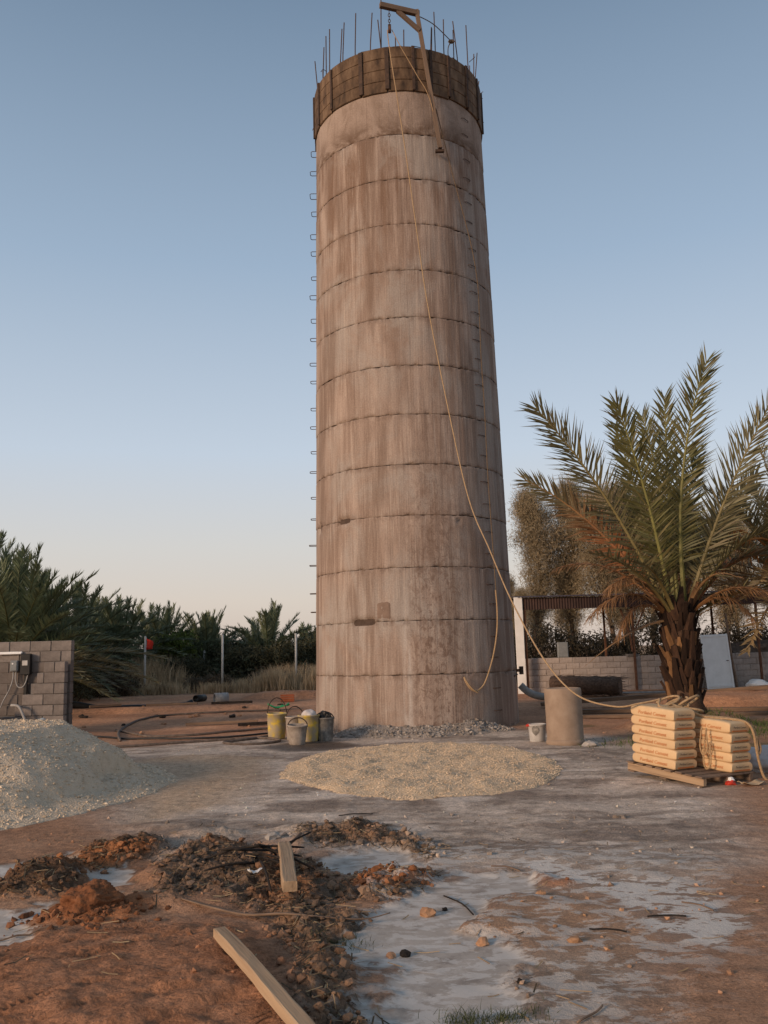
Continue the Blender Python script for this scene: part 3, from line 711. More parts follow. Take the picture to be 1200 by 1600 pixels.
def lift_mesh(k):
    n = 288; rows = 17
    za, zb = Z0 + k * LIFT, Z0 + (k + 1) * LIFT
    if k == -1: za = -.15
    th = np.linspace(-np.pi, np.pi, n + 1)
    t = np.concatenate([[0, .012, .03], np.linspace(.08, .92, rows - 6), [.97, .988, 1.0]])
    TH, T = np.meshgrid(th, t)
    gap = .001
    Z = za + gap + (zb - za - 2 * gap) * T
    rag = .012 * (vn(TH * 30 + 7, 0 * TH + k, 201) - .35)
    Z = Z + np.where(T < .02, rag, 0) + np.where(T > .98, -.012 * (vn(TH * 26, 0 * TH + k, 203) - .35), 0)
    r0 = 2.27 * (1 - .00726 * (Z - Z0) / LIFT)
    u = TH * 2.27
    r = r0 + .007 * (vn(u * 7, Z * .5 + k * 5, 205) - .5) + .010 * (vn(u * 1.4, Z * .8 + k * 3, 206) - .5) + .004 * (vn(u * 20, Z * 1.5, 207) - .5)
    r = r + .006 * (vn(np.array([k * 1.7]), np.array([.3]), 208)[0] - .5)
    edge = np.where((T < .005) | (T > .995), .012, np.where((T < .02) | (T > .98), .002, 0.))
    r = r - edge * (.6 + .8 * vn(TH * 40, 0 * TH + k, 209))
    # tie-bar holes along the upper joint
    hol = (vn(TH * 60 / 2 + 3, 0 * TH + k, 211) > .76)
    r = r - np.where((T > .98) & hol, .026, 0) - np.where((T < .015) & (vn(TH * 28, 0 * TH + k, 213) > .8), .035, 0)
    # faint ridges where the shutter panels met
    pan = np.abs(((np.degrees(TH) + 2 * (k % 2)) / 16.4) % 1 - .5)
    r = r + .007 * ss(.46, .5, pan)
    for ct, cz, wt, wz, dp in CAV:
        d = np.maximum(np.abs(TH - ct) / wt, np.abs(Z - cz) / wz)
        r = r - dp * ss(1.15, .8, d) * (.7 + .5 * vn(TH * 50, Z * 30, 215))
    X = r * np.sin(TH); Y = -r * np.cos(TH)
    V = np.stack([X, Y, Z], -1)[:, :n]
    m_ = len(t)
    id_ = np.arange(m_ * n).reshape(m_, n); nxt = np.roll(id_, -1, 1)
    Fc = np.stack([id_[:-1], nxt[:-1], nxt[1:], id_[1:]], -1).reshape(-1, 4)
    me = np_mesh('concrete_lift', V.reshape(-1, 3), Fc, True)
    uvl = me.uv_layers.new(name='UVMap')
    cu = np.stack([np.broadcast_to(th[:-1] * 2.2, (m_ - 1, n)), np.broadcast_to(th[1:] * 2.2, (m_ - 1, n)), np.broadcast_to(th[1:] * 2.2, (m_ - 1, n)), np.broadcast_to(th[:-1] * 2.2, (m_ - 1, n))], -1)
    cv = np.stack([Z[:-1, :n], Z[:-1, 1:], Z[1:, 1:], Z[1:, :n]], -1)
    uvl.data.foreach_set('uv', np.stack([cu, cv], -1).astype(np.float32).ravel())
    return me
for k in range(-1, 13):
    link('concrete_lift', lift_mesh(k), MT['fresh'] if k in (11, 12) else MT['conc'], tower)
mb = MB()
mb.lathe([(trad(z) - .05 - (0.0 if z > 0 else .02), z) for z in np.linspace(-.1, Z0 + 12.9 * LIFT, 16)], 96)
mb.build('core', MT['core'], tower, True)
# step irons: two U-bars to every lift, on two sides of the shaft
def step_iron(th, z, w=.30, out=.17, r=.011):
    c = tpt(th, z, -.04) - Vector((TX, TY, 0)); n_ = Vector((math.sin(th), -math.cos(th), 0)); t_ = Vector((math.cos(th), math.sin(th), 0))
    o = out + .04
    P = [c - t_ * w / 2, c - t_ * w / 2 + n_ * (o - .03), c - t_ * (w / 2 - .03) + n_ * o, c + t_ * (w / 2 - .03) + n_ * o, c + t_ * w / 2 + n_ * (o - .03), c + t_ * w / 2]
    MB().tube(P, r, 6).build('step_iron', MT['rebar'], tower)
for k in range(-1, 12):
    for fz in (.28, .70):
        if k >= 1 or (k == 0 and fz > .9):
            step_iron(R(-87.5 + random.uniform(-1.5, 1.5)), Z0 + (k + fz) * LIFT + random.uniform(-.03, .03), random.uniform(.20, .28), random.uniform(.12, .16), .009)
        step_iron(R(46.5 + random.uniform(-1, 1)), Z0 + (k + fz) * LIFT + random.uniform(-.03, .03), .24, random.uniform(.025, .05), .008)
# patch of later mortar and outlet pipe
def shell_patch(name, th0, th1, z0, z1, off, m_, round_top=True):
    V, Fc, n, q = [], [], 10, 8
    for j in range(q + 1):
        for i in range(n + 1):
            s = i / n * 2 - 1
            top = z1 - (.09 * s ** 4 if round_top else 0)
            z = z0 + (top - z0) * j / q
            e = off if 0 < i < n and 0 < j < q else -.012
            p = tpt(th0 + (th1 - th0) * i / n, z, e + .003 * math.sin(i * 2.1 + j * 1.7)) - Vector((TX, TY, 0)); V.append(p)
    for j in range(q):
        for i in range(n):
            a = j * (n + 1) + i; Fc.append((a, a + 1, a + n + 2, a + n + 1))
    b = MB(); b.add(V, Fc); return b.build(name, m_, tower, True)
MT['patch'] = mat('patched_mortar', [(.3, (.17, .118, .09)), (.7, (.24, .17, .132))], 6, rough=.98, bump=.4)
shell_patch('mortar_patch', R(-22), R(-13.5), 2.30, 2.72, .010, MT['patch'])
p0 = tpt(R(88), 1.16, -.05) - Vector((TX, TY, 0)); p1 = tpt(R(88), 1.16, .16) - Vector((TX, TY, 0))
ov = MB().tube([p0, p1], .035, 10).build('outlet_pipe', MT['rust'], tower)
MB().tube([p1 - Vector((0.02, 0, .09)), p1 - Vector((.02, 0, -.09))], .05, 10).build('valve', MT['darksteel'], ov)
MB().tube([tpt(R(70), 1.06, .015) - Vector((TX, TY, 0)), tpt(R(80), 1.08, .03) - Vector((TX, TY, 0)), tpt(R(90), 1.09, .02) - Vector((TX, TY, 0))], .018, 6).build('bracket', MT['darksteel'], tower)
# reinforcement above the top lift
RB = [(-1.3, 20.12, -1.45, 20.12, 16.6), (-1.23, 19.74, -1.19, 19.74, 16.7), (-1.13, 19.47, -1.12, 19.47, 16.8), (-1.06, 19.32, -1.02, 19.32, 16.87), (-0.81, 18.98, -0.7, 18.98, 16.6), (-0.71, 18.88, -0.64, 18.88, 16.69), (-0.4, 18.64, -0.35, 18.64, 16.74), (-0.05, 18.47, 0.04, 18.47, 16.6), (0.24, 18.38, 0.17, 18.38, 16.34), (0.22, 18.39, 0.26, 18.39, 16.97), (0.57, 18.35, 0.57, 18.35, 15.85), (0.77, 18.35, 0.77, 18.35, 16.04), (1.33, 18.48, 1.43, 18.48, 16.19), (1.36, 18.50, 1.44, 18.50, 16.17), (1.5, 18.56, 1.51, 18.56, 16.65), (1.73, 18.69, 1.74, 18.69, 16.55), (2.11, 19.05, 2.0, 19.05, 16.78), (1.95, 18.88, 1.98, 18.88, 16.41), (2.39, 19.49, 2.37, 19.49, 17.01), (2.54, 20.09, 2.61, 20.09, 16.66), (2.54, 20.22, 2.71, 20.2, 16.77), (2.55, 20.35, 2.74, 20.35, 16.08)]
ZT = Z0 + 13 * LIFT
for k in range(14):     # the far side of the ring, mostly hidden by the rim
    a = R(100 + k * 160 / 13); x, y = TX + 1.93 * math.sin(a), TY - 1.93 * math.cos(a)
    RB.append((x, y, x + random.uniform(-.06, .06), y, ZT + random.uniform(.7, 1.3)))
for x0, y0, x1, y1, z1 in RB:
    a = Vector((x0 - TX, y0 - TY, ZT - .5)); b_ = Vector((x1 - TX, y1 - TY, z1))
    mid = (a + b_) / 2 + Vector((random.uniform(-.02, .02), random.uniform(-.02, .02), 0))
    MB().tube([a, mid, b_], .013, 6).build('rebar', MT['rebar'], tower)
for thd, w, h in ((-52, .22, .10), (-30, .2, .09), (-22, .26, .12), (-8, .18, .10), (-1, .22, .09), (14, .2, .12), (38, .2, .10), (44, .16, .14), (58, .2, .1), (70, .2, .12), (-70, .2, .1), (-63, .16, .14)):
    th = R(thd); c = Vector((1.97 * math.sin(th), -1.97 * math.cos(th), ZT - .06)); t_ = Vector((math.cos(th), math.sin(th), 0))
    P = [c - t_ * w / 2, c - t_ * w / 2 + Vector((0, 0, h + .06)), c + t_ * w / 2 + Vector((0, 0, h + .06 + random.uniform(-.03, .03))), c + t_ * w / 2]
    MB().tube(P, .010, 5).build('stirrup', MT['rebar'], tower)
for thd, dz, tilt in ((-96, -.35, -.5), (92, .1, .6), (93, -.45, .1), (-58, .25, -.3), (60, .45, .4), (88, .2, .5)):
    th = R(thd); a = tpt(th, ZT + dz - .1, -.02) - Vector((TX, TY, 0)); n_ = Vector((math.sin(th), -math.cos(th), 0))
    MB().tube([a, a + n_ * .10 + Vector((0, 0, abs(tilt) * .12)), a + n_ * .16 + Vector((0, 0, tilt * .2))], .008, 5).build('tie_wire', MT['rebar'], tower)

# ------------------------------------------------------------------ ring formwork round the top lift
def formwork_material():
    m = mat('rusty_formwork', [(.3, (.035, .023, .016)), (.5, (.115, .072, .043)), (.72, (.20, .135, .085))], 3.6, rough=.85, bump=.25, bscale=20, stretch=(1.6, 1.6, .55), detail=9, rnd=.22)
    return m
MT['form'] = formwork_material()
form = empty('ring_formwork', (TX, TY, ZT - LIFT), 0, 'rust-brown ring of steel formwork panels clamped round the tower top', 'formwork')
edges = [-115, -98, -82, -66, -49, -24.6, -7.5, 9.0, 20.4, 33.6, 50, 65.5, 82, 98, 114]
a = 114.0
while a < 245 - 10: a += 16.5; edges.append(min(a, 245))
edges = sorted(set(round(e, 2) for e in edges))
def panel_mesh(t0, t1, zlo, zhi):
    n = 6; V, Fc = [], []
    zs = []
    H_ = zhi - zlo; nb = 4
    for q in range(nb):
        za = zlo + H_ * q / nb; zb = zlo + H_ * (q + 1) / nb
        zs += [(za, .030), (za + .012, .046), (zb - .012, .046), (zb, .030)]
    prof = [(zlo, .006)] + zs + [(zhi, .006), (zhi, -.03)]
    for z, o in prof:
        for i in range(n + 1):
            t = t0 + (t1 - t0) * i / n
            r = trad(ZT - LIFT + .4) + o + random.uniform(-.002, .002)
            V.append((r * math.sin(t), -r * math.cos(t), z))
    for j in range(len(prof) - 1):
        for i in range(n):
            a_ = j * (n + 1) + i; Fc.append((a_, a_ + 1, a_ + n + 2, a_ + n + 1))
    b = MB(); b.add(V, Fc); return b
for e0, e1 in zip(edges[:-1], edges[1:]):
    zl = random.uniform(-.05, -.02)
    panel_mesh(R(e0 + .5), R(e1 - .5), zl, LIFT + random.uniform(-.015, .01)).build('formwork_panel', MT['form'], form)
for e in edges[:-1]:
    t = R(e); r = trad(ZT - LIFT + .4) + .055; w = .07 if e not in (-24.6, -7.5) else .10
    MB().box((r * math.sin(t), -r * math.cos(t), LIFT / 2 - .01), (w, .06, LIFT + random.uniform(-.06, .03)), rotz(t), .008).build('formwork_rib', MT['darksteel'], form)

# ------------------------------------------------------------------ hoist on the tower top
hz = 16.28
hoist = empty('timber_hoist', (1.5, 18.19, 12.9), 0, 'leaning timber gallows hoist lashed to the tower rim with pulley', 'hoist')
HO = Vector((1.5, 18.19, 12.9))
def beam(name, a, b_, w, d, m_, parent, up=(0, 0, 1), origin=Vector((0, 0, 0)), bev=.006):
    a, b_ = Vector(a) - origin, Vector(b_) - origin
    x = (b_ - a); ln = x.length; x.normalize()
    y = Vector(up).cross(x)
    if y.length < 1e-3: y = Vector((1, 0, 0)).cross(x)
    y.normalize(); z = x.cross(y)
    M_ = Matrix((x, y, z)).transposed()
    o = MB().box((0, 0, 0), (ln, w, d), None, bev).build(name, m_, parent)
    o.matrix_local = Matrix.Translation((a + b_) / 2) @ M_.to_4x4()
    return o
MT['timberx'] = mat('grey_hoist_timber', [(.3, (.10, .07, .052)), (.7, (.20, .14, .10))], 6, stretch=(.15, 1, 1), rough=.9, bump=.4)
PT = Vector((1.08, 18.10, hz)); PF = Vector((1.5, 18.19, 12.9))
beam('post', PF, PT + Vector((-.008, 0, .06)), .09, .09, MT['timberx'], hoist, (0, 1, 0), HO)
beam('arm', PT + Vector((.05, .02, -.02)), (0.22, 17.84, hz + .01), .10, .12, MT['timberx'], hoist, (0, 0, 1), HO)
beam('brace', PT + Vector((.05, -.01, -.48)), (0.62, 17.97, hz - .05), .08, .09, MT['timberx'], hoist, (0, 0, 1), HO)
beam('foot_bracket', PF + Vector((-.11, .05, -.04)), PF + Vector((.09, .05, -.04)), .08, .06, MT['darksteel'], hoist, (0, 0, 1), HO)
hk = Vector((.43, 17.93, hz - .06)) - HO
mb = MB()
for q in range(5):   # chain links and hook
    c = hk - Vector((0, 0, .05 + q * .075)); ax = Vector((1, 0, 0)) if q % 2 else Vector((0, 1, 0))
    mb.tube([c + ax * .025 * math.cos(t) + Vector((0, 0, .045 * math.sin(t))) for t in np.linspace(0, 2 * math.pi, 9)], .009, 5)
ch = mb.build('chain', MT['darksteel'], hoist)
mb = MB().tube([hk - Vector((.022, 0, .50)), hk - Vector((-.022, 0, .50))], .075, 14)
pu = mb.build('pulley', MT['rust'], hoist)
MB().box(hk - Vector((0, 0, .47)), (.07, .035, .22), None, .008).build('pulley_cheek', MT['darksteel'], hoist)
pc = hk + HO - Vector((0, 0, .55))
def rope(name, P, r, m_, label, n=8, sub=7):
    o = MB().tube(catmull(P, n), r, sub).build(name, m_, None, True)
    return tag(o, label, 'rope')
rope('hoist_rope', [pc + Vector((-.05, 0, .05)), (0.42, 17.9, 15.15), (0.66, 17.4, 12.54), (0.81, 16.9, 10.55), (0.97, 16.3, 8.41), (1.24, 15.4, 5.91), (1.44, 14.5, 4.17), (1.67, 13.8, 3.21), (1.88, 13.1, 2.35), (2.19, 12.4, 1.49), (2.48, 11.8, 1.03), (2.86, 11.35, .89), (3.15, 11.2, .93), (3.42, 11.2, .975)], .0115, MT['rope'], 'long tan rope running from the hoist pulley down to the cement bags')
rope('haul_rope', [pc + Vector((.05, 0, .05)), (0.66, 17.93, 15.30), (0.87, 17.97, 14.9), (1.05, 18.0, 14.55), (1.22, 18.04, 14.25), (1.34, 18.1, 13.9), (1.42, 18.2, 13.5), (1.5, 18.28, 13.2)], .009, MT['rope'], 'tan rope from the pulley tied off along the hoist post')
rope('hanging_cable', [(1.44, 18.2, 13.9), (1.56, 18.36, 13.43), (1.69, 18.41, 12.82), (1.84, 18.48, 12.15), (2.15, 18.7, 10.85), (2.28, 18.83, 9.97), (2.29, 18.82, 9.2), (2.28, 18.79, 8.12), (2.3, 18.77, 6.93), (2.3, 18.74, 5.47), (2.33, 18.73, 4.05), (2.36, 18.72, 2.8)], .011, MT['rope_dark'], 'thin dark cable hanging down the shaded side of the tower')
rope('rope_loop', [(2.345, 18.69, 2.9), (2.36, 18.70, 2.5), (2.33, 18.65, 2.05), (2.23, 18.55, 1.58), (2.09, 18.41, 1.19), (1.96, 18.31, 0.93), (1.81, 18.21, 0.82), (1.72, 18.16, .83), (1.64, 18.13, 0.90), (1.57, 18.1, 1.02), (1.55, 18.12, 1.1), (1.60, 18.10, 1.0), (1.7, 18.12, .87), (1.82, 18.18, .78)], .017, MT['rope'], 'slack tan rope hooked in a loop low on the tower wall')
stay = rope('stay_wire', [PT + Vector((.03, .05, -.05)), (1.48, 18.45, 16.24), (1.90, 18.9, 16.16), (1.96, 18.93, 16.10)], .011, MT['rope_dark'], 'thin stay wire from the hoist post to a rebar')
mb = MB()
kp = Vector((1.93, 18.90, 16.12))
for q in range(7):
    an = q * 1.1
    mb.tube([kp + Vector((.07 * math.cos(t) * math.cos(an), .06 * math.cos(t) * math.sin(an), .05 * math.sin(t + an))) for t in np.linspace(0, 2 * math.pi, 9)], .013, 5)
mb.tube(catmull([kp, kp + Vector((-.08, 0, -.15)), kp + Vector((-.09, 0, -.4)), kp + Vector((-.04, 0, -.55))], 5), .012, 5)
mb.build('knot', MT['rope_dark'], stay)

# ------------------------------------------------------------------ palms
MT['frond'] = mat('palm_leaf', [(.3, (.75, .75, .75)), (.7, (1.25, 1.25, 1.25))], 2.5, attr='col', rough=.55, bump=0, spec=.4, trans=.28)
MT['stalk'] = mat('palm_stalk', [(.3, (.8, .8, .8)), (.7, (1.15, 1.15, 1.15))], 3, attr='col', rough=.7, bump=.1)
MT['boot'] = mat('palm_leaf_base', [(.35, (.018, .010, .007)), (.62, (.05, .026, .015)), (.88, (.15, .08, .04))], 6, rough=.95, bump=.8, stretch=(1, 1, .4), rnd=.5)
MT['boot2'] = mat('lit_orange_leaf_base', [(.25, (.08, .04, .018)), (.55, (.17, .09, .04)), (.85, (.28, .16, .08))], 5, rough=.9, bump=.6, stretch=(1, 1, .4), rnd=.3)  # orange stubs, with their sunlit look put into the colour
MT['trunk'] = mat('palm_trunk_fibre', [(.3, (.03, .018, .013)), (.7, (.10, .058, .036))], 9, rough=1, bump=.9)
def frond_arrays(P0, P1, P2, n=70, Lm=.55, w=.035, green=(.10, .115, .045), dry=(.27, .13, .055), dryf=None, stalk=(.16, .17, .05), t0=.24, vee=.45, up=None, rad=.032, bare=0.0, ang=(62, 28), droop=.0, sd=0):
    g = np.random.default_rng(sd)
    P0, P1, P2 = map(np.asarray, (P0, P1, P2))
    def B(t): t = t[:, None]; return (1 - t) ** 2 * P0 + 2 * t * (1 - t) * P1 + t * t * P2
    def T(t):
        t = t[:, None]; d = 2 * (1 - t) * (P1 - P0) + 2 * t * (P2 - P1); return d / np.linalg.norm(d, axis=1)[:, None]
    if up is None:
        chord = P2 - P0; up = np.cross(np.cross(chord, (0, 0, 1.)), chord)
        if np.linalg.norm(up) < 1e-6: up = np.array((0, -1., 0))
    up = np.asarray(up, float); up /= np.linalg.norm(up)
    t = np.linspace(t0, 1, n)
    Vs, Fs, Cs = [], [], []; base = 0
    for sgn in (-1, 1):
        tt = np.clip(t + g.normal(0, .004, n), t0, 1)
        keep = g.random(n) > bare
        tt = tt[keep]; m = len(tt)
        if m == 0: continue
        p = B(tt); tg = T(tt)
        S = np.cross(tg, up); S /= np.linalg.norm(S, axis=1)[:, None]; U = np.cross(S, tg)
        s = (tt - t0) / (1 - t0)
        L_ = Lm * (.45 + .55 * np.sin(np.pi * np.clip(s * .78 + .14, 0, 1))) * (.80 + .36 * g.random(m)) * np.where(g.random(m) < .05, .5, 1)
        al = np.radians(ang[0] + (ang[1] - ang[0]) * s + g.normal(0, 8, m)); ve = vee + g.normal(0, .22, m)
        d = tg * np.cos(al)[:, None] + (sgn * S * np.cos(ve)[:, None] + U * np.sin(ve)[:, None]) * np.sin(al)[:, None]
        d[:, 2] -= droop * (.5 + g.random(m)); d /= np.linalg.norm(d, axis=1)[:, None]
        W = np.cross(d, U + .35 * g.normal(size=(m, 3))); W /= np.linalg.norm(W, axis=1)[:, None]
        wd = w * (.8 + .4 * g.random(m))[:, None]
        sag = np.array((0, 0, -1.)) * (L_ * (.05 + .5 * droop))[:, None]
        V = np.stack([p - W * wd * .3, p + W * wd * .3, p + d * (L_ * .45)[:, None] - W * wd * .5, p + d * (L_ * .45)[:, None] + W * wd * .5, p + d * L_[:, None] + sag], 1)
        tri = np.array([(0, 1, 3), (0, 3, 2), (2, 3, 4)])
        Fs.append((tri[None] + (np.arange(m) * 5)[:, None, None]).reshape(-1, 3) + base); Vs.append(V.reshape(-1, 3)); base += m * 5
        df = np.clip((dryf(s) if dryf else 0 * s) + g.normal(0, .08, m), 0, 1)
        c = np.array(green) * (1 - df[:, None]) + np.array(dry) * df[:, None]
        c = c * (.8 + .4 * g.random((m, 1)))
        Cs.append(np.repeat(c, 5, 0))
    # stalk
    q = np.linspace(0, 1, 14); P = B(q); tg = T(q); S = np.cross(tg, up); S /= np.linalg.norm(S, axis=1)[:, None]; U = np.cross(S, tg)
    rr = rad * (1 - .86 * q)[:, None]; k = 5
    ring = np.stack([P + S * rr * 1.25 * math.cos(a) + U * rr * .75 * math.sin(a) for a in np.linspace(0, 2 * np.pi, k, endpoint=False)], 1)
    f = []
    for i in range(13):
        for j in range(k):
            a, b_, c, d = i * k + j, i * k + (j + 1) % k, (i + 1) * k + (j + 1) % k, (i + 1) * k + j
            f += [(a, b_, c), (a, c, d)]
    Vs.append(ring.reshape(-1, 3)); Fs.append(np.array(f) + base)
    df = (dryf(np.clip((q - t0) / (1 - t0), 0, 1)) if dryf else 0 * q)
    cs = np.array(stalk) * (1 - df[:, None]) + np.array(dry) * df[:, None]
    cs = cs * (1 - .0 * q[:, None])
    Cs.append(np.repeat(cs, k, 0))
    return np.concatenate(Vs), np.concatenate(Fs), np.concatenate(Cs)
def crown_curves(n, L, seed, el0=88, el1=-25, spread=.30):
    g = np.random.default_rng(seed); out = []
    for i in range(n):
        u = (i + .5) / n
        az = i * 2.39996 + g.normal(0, .15); el = np.radians(el0 + (el1 - el0) * u ** 1.15 + g.normal(0, 5)); l = L * (.85 + .3 * g.random()) * (1 - .25 * max(0, u - .7))
        d = np.array((math.cos(az) * math.cos(el), math.sin(az) * math.cos(el), math.sin(el)))
        P1 = d * l * .55
        bend = spread * l * (.35 + .9 * math.cos(el))
        P2 = d * l + np.array((math.cos(az) * bend * .35, math.sin(az) * bend * .35, -bend))
        out.append((np.zeros(3), P1, P2, u))
    return out
def boots(parent, h, r0, r1, n, mesh_list, z0=.05, lean=.45):
    for i in range(n):
        u = (i + .5) / n; az = i * 2.39996; z = z0 + u * (h - z0); r = r0 + (r1 - r0) * u
        o = link('leaf_base', random.choice(mesh_list), None, parent)
        o.data.materials.clear() if False else None
        o.material_slots[0].link = 'OBJECT'; o.material_slots[0].material = MT['boot'] if random.random() < .86 else MT['boot2']
        o.location = (r * math.cos(az) * .82, r * math.sin(az) * .82, z)
        o.rotation_euler = (random.uniform(-.1, .1), lean + random.uniform(-.12, .2), az)
        s = random.uniform(.65, 1.3); o.scale = (s * random.uniform(.6, 1.1), s * random.uniform(.5, 1.0), s * random.uniform(.7, 1.25))
def boot_mesh(seed):
    g = random.Random(seed); L_ = g.uniform(.28, .46); b = MB()
    V, Fc = [], []
    for i, (z, w, d, x) in enumerate(((-.06, .11, .05, -.02), (.10, .085, .045, .0), (L_ * .6, .055, .035, .012), (L_, .04, .025, .03))):
        for sx, sy in ((-1, -1), (1, -1), (1, 1), (-1, 1)):
            V.append((x + sx * d + g.uniform(-.006, .006), sy * w + g.uniform(-.008, .008), z + g.uniform(-.01, .01)))
    for i in range(3):
        for k in range(4): Fc.append((i * 4 + k, i * 4 + (k + 1) % 4, i * 4 + 4 + (k + 1) % 4, i * 4 + 4 + k))
    Fc += [(3, 2, 1, 0), (12, 13, 14, 15)]
    b.add(V, Fc); me = b.mesh('leaf_base'); me.materials.append(MT['boot']); return me
BOOTS = [boot_mesh(s) for s in range(4)]

# the big date palm beside the cement bags
px_, py_ = 5.98, 18.0
pz_ = gz(px_, py_)
palm = empty('date_palm', (px_, py_, pz_ - .05), 0, 'big date palm with tall green fronds behind the cement bags', 'palm')
CH = 2.39 - pz_ + .05
mb = MB(); mb.lathe([(.46, 0), (.34, .25), (.26, .7), (.27, 1.2), (.30, CH - .45), (.26, CH - .15), (.12, CH + .1)], 18, wob=.12, seed=3)
mb.build('trunk', MT['trunk'], palm, True)
boots(palm, CH + .05, .33, .35, 110, BOOTS, .12, .22)
FR = [  # tip, control (relative to the crown heart), kind, leaflet pairs, leaflet length
    ((-2.75, -.5, 4.15), (-1.12, -.1, 2.35), 'olive', 84, .80), ((-2.9, .5, 2.85), (-1.32, .3, 2.0), 'half', 76, .62), ((-1.15, -.7, 4.15), (-.50, -.5, 2.2), 'green', 84, .70),
    ((.88, -.4, 5.1), (-.10, -.3, 2.7), 'green', 90, .72), ((-.15, .9, 4.3), (.15, .5, 2.2), 'green', 76, .66), ((2.10, -.3, 4.05), (.75, -.1, 1.75), 'olive', 80, .82), ((2.2, .7, 2.9), (.95, .6, 1.75), 'olive', 72, .6),
    ((.35, .8, 4.7), (.15, .6, 2.4), 'green', 80, .66), ((-.75, .9, 4.0), (-.3, .8, 2.1), 'green', 76, .62), ((1.2, 1.4, 3.6), (.5, .8, 2.0), 'green', 70, .6),
    ((-2.0, -.9, -.15), (-1.0, -.5, .75), 'dead', 60, .42), ((-2.0, -.5, -1.05), (-.9, -.2, -.25), 'bare', 40, .25), ((-2.05, -1.9, .95), (-.9, -.9, .85), 'olive', 26, .55), ((-1.2, -1.8, .75), (-.6, -.8, .8), 'olive', 20, .6),
    ((2.3, -.6, .35), (1.1, -.3, .45), 'olive', 60, .5), ((2.3, .4, 1.2), (1.0, .2, 1.1), 'olive', 60, .5), ((1.6, -1.2, .1), (.8, -.6, .7), 'dead', 46, .4), ((-1.5, 1.2, 2.3), (-.8, .7, 1.6), 'half', 60, .5),
    ((-1.1, .9, .5), (-.7, .5, 1.0), 'dead', 50, .42), ((1.3, 1.5, 1.2), (.7, .8, 1.3), 'dead', 50, .45), ((.2, 1.9, 1.5), (.1, 1.0, 1.6), 'half', 56, .5), ((-2.4, .2, .9), (-1.1, .2, 1.3), 'dead', 46, .36), ((.7, -1.4, .5), (.35, -.7, .9), 'bare', 40, .3),
    ((-1.7, -1.2, .35), (-.9, -.5, 1.0), 'dead', 52, .40), ((-1.4, -.6, -.55), (-.95, -.3, .5), 'dead', 46, .34), ((1.9, -.9, -.1), (1.1, -.4, .9), 'dead', 54, .42), ((1.1, -1.0, -.3), (.8, -.5, .6), 'dead', 44, .36), ((2.5, .2, .9), (1.3, .1, 1.5), 'half', 56, .45), ((1.9, -.8, 1.5), (.9, -.4, 1.4), 'olive', 56, .5)]
KIND = {'green': dict(green=(.115, .112, .040), stalk=(.22, .205, .06)), 'olive': dict(green=(.15, .135, .065), stalk=(.24, .19, .075)),
        'half': dict(green=(.14, .125, .065), dry=(.30, .125, .05), dryf=lambda s: np.clip(1.5 - 2.0 * s, 0, 1), stalk=(.28, .16, .06)),
        'dead': dict(green=(.26, .145, .068), stalk=(.26, .13, .055), droop=.45, w=.018), 'bare': dict(green=(.30, .17, .08), stalk=(.32, .19, .09), bare=.75, droop=.3, w=.02)}
for i, (tip, ctl, kd, nl, ll) in enumerate(FR):
    a = math.atan2(tip[1], tip[0]); p0 = (.16 * math.cos(a), .16 * math.sin(a), CH - .25)
    tip = np.array(tip) + (0, 0, CH); ctl = np.array(ctl) + (0, 0, CH)
    kw = dict(KIND[kd]); kw.setdefault('w', .035)
    toward = np.array((-.25, -1., .25)) if kd in ('green', 'olive', 'half') and tip[2] - CH > 2.4 else None
    V, F_, Cc = frond_arrays(p0, ctl, tip, int(nl * 1.25), ll * 1.06, sd=100 + i, rad=.045, up=toward, vee=.30 if toward is not None else .45, t0=.20 if kd != 'dead' else .3, **kw)
    link('frond', np_mesh('frond', V, F_, False, Cc), MT['frond'], palm)
# second date palm at the yard's edge, with orange fruit stalks
p2 = empty('date_palm', (9.25, 19.8, gz(9.25, 19.8) - .05), 0, 'shaggy date palm with orange fruit stalks and drooping olive fronds', 'palm')
mb = MB(); mb.lathe([(.42, 0), (.32, .5), (.32, 2.4), (.26, 2.9), (.1, 3.1)], 14, wob=.12, seed=8); mb.build('trunk', MT['trunk'], p2, True)
boots(p2, 3.0, .36, .38, 50, BOOTS, .2)
for i, (a, b_, c, u) in enumerate(crown_curves(56, 3.3, 5, 82, 0, .30)):
    V, F_, Cc = frond_arrays(a + (0, 0, 2.9), b_ + (0, 0, 2.9), c + (0, 0, 2.9), 54, .48, .036, green=(.21, .18, .09) if u < .6 else (.30, .215, .105), sd=300 + i, stalk=(.25, .16, .06), vee=.5)
    link('frond', np_mesh('frond', V, F_, False, Cc), MT['frond'], p2)
MT['fruit'] = mat('orange_fruit_stalk', [(.3, (.30, .12, .035)), (.7, (.48, .22, .07))], 12, rough=.8, bump=.3)
for i, az in enumerate((3.2, 3.6, 4.0, 4.4)):
    P = [Vector((.1 * math.cos(az), .1 * math.sin(az), 2.9)), Vector((.6 * math.cos(az), .6 * math.sin(az), 3.9)), Vector((1.3 * math.cos(az), 1.3 * math.sin(az), 4.3 - .35 * i))]
    mb = MB().tube(catmull(P, 5), .03, 5)
    for q in range(26):
        d = Vector((random.uniform(-.25, .25), random.uniform(-.25, .25), -random.uniform(.25, .6)))
        mb.tube([P[-1] - Vector((0, 0, .0)), P[-1] + d * .5 + Vector((d.x * .3, d.y * .3, 0)), P[-1] + d], .010, 4)
    mb.build('fruit_stalk', MT['fruit'], p2)

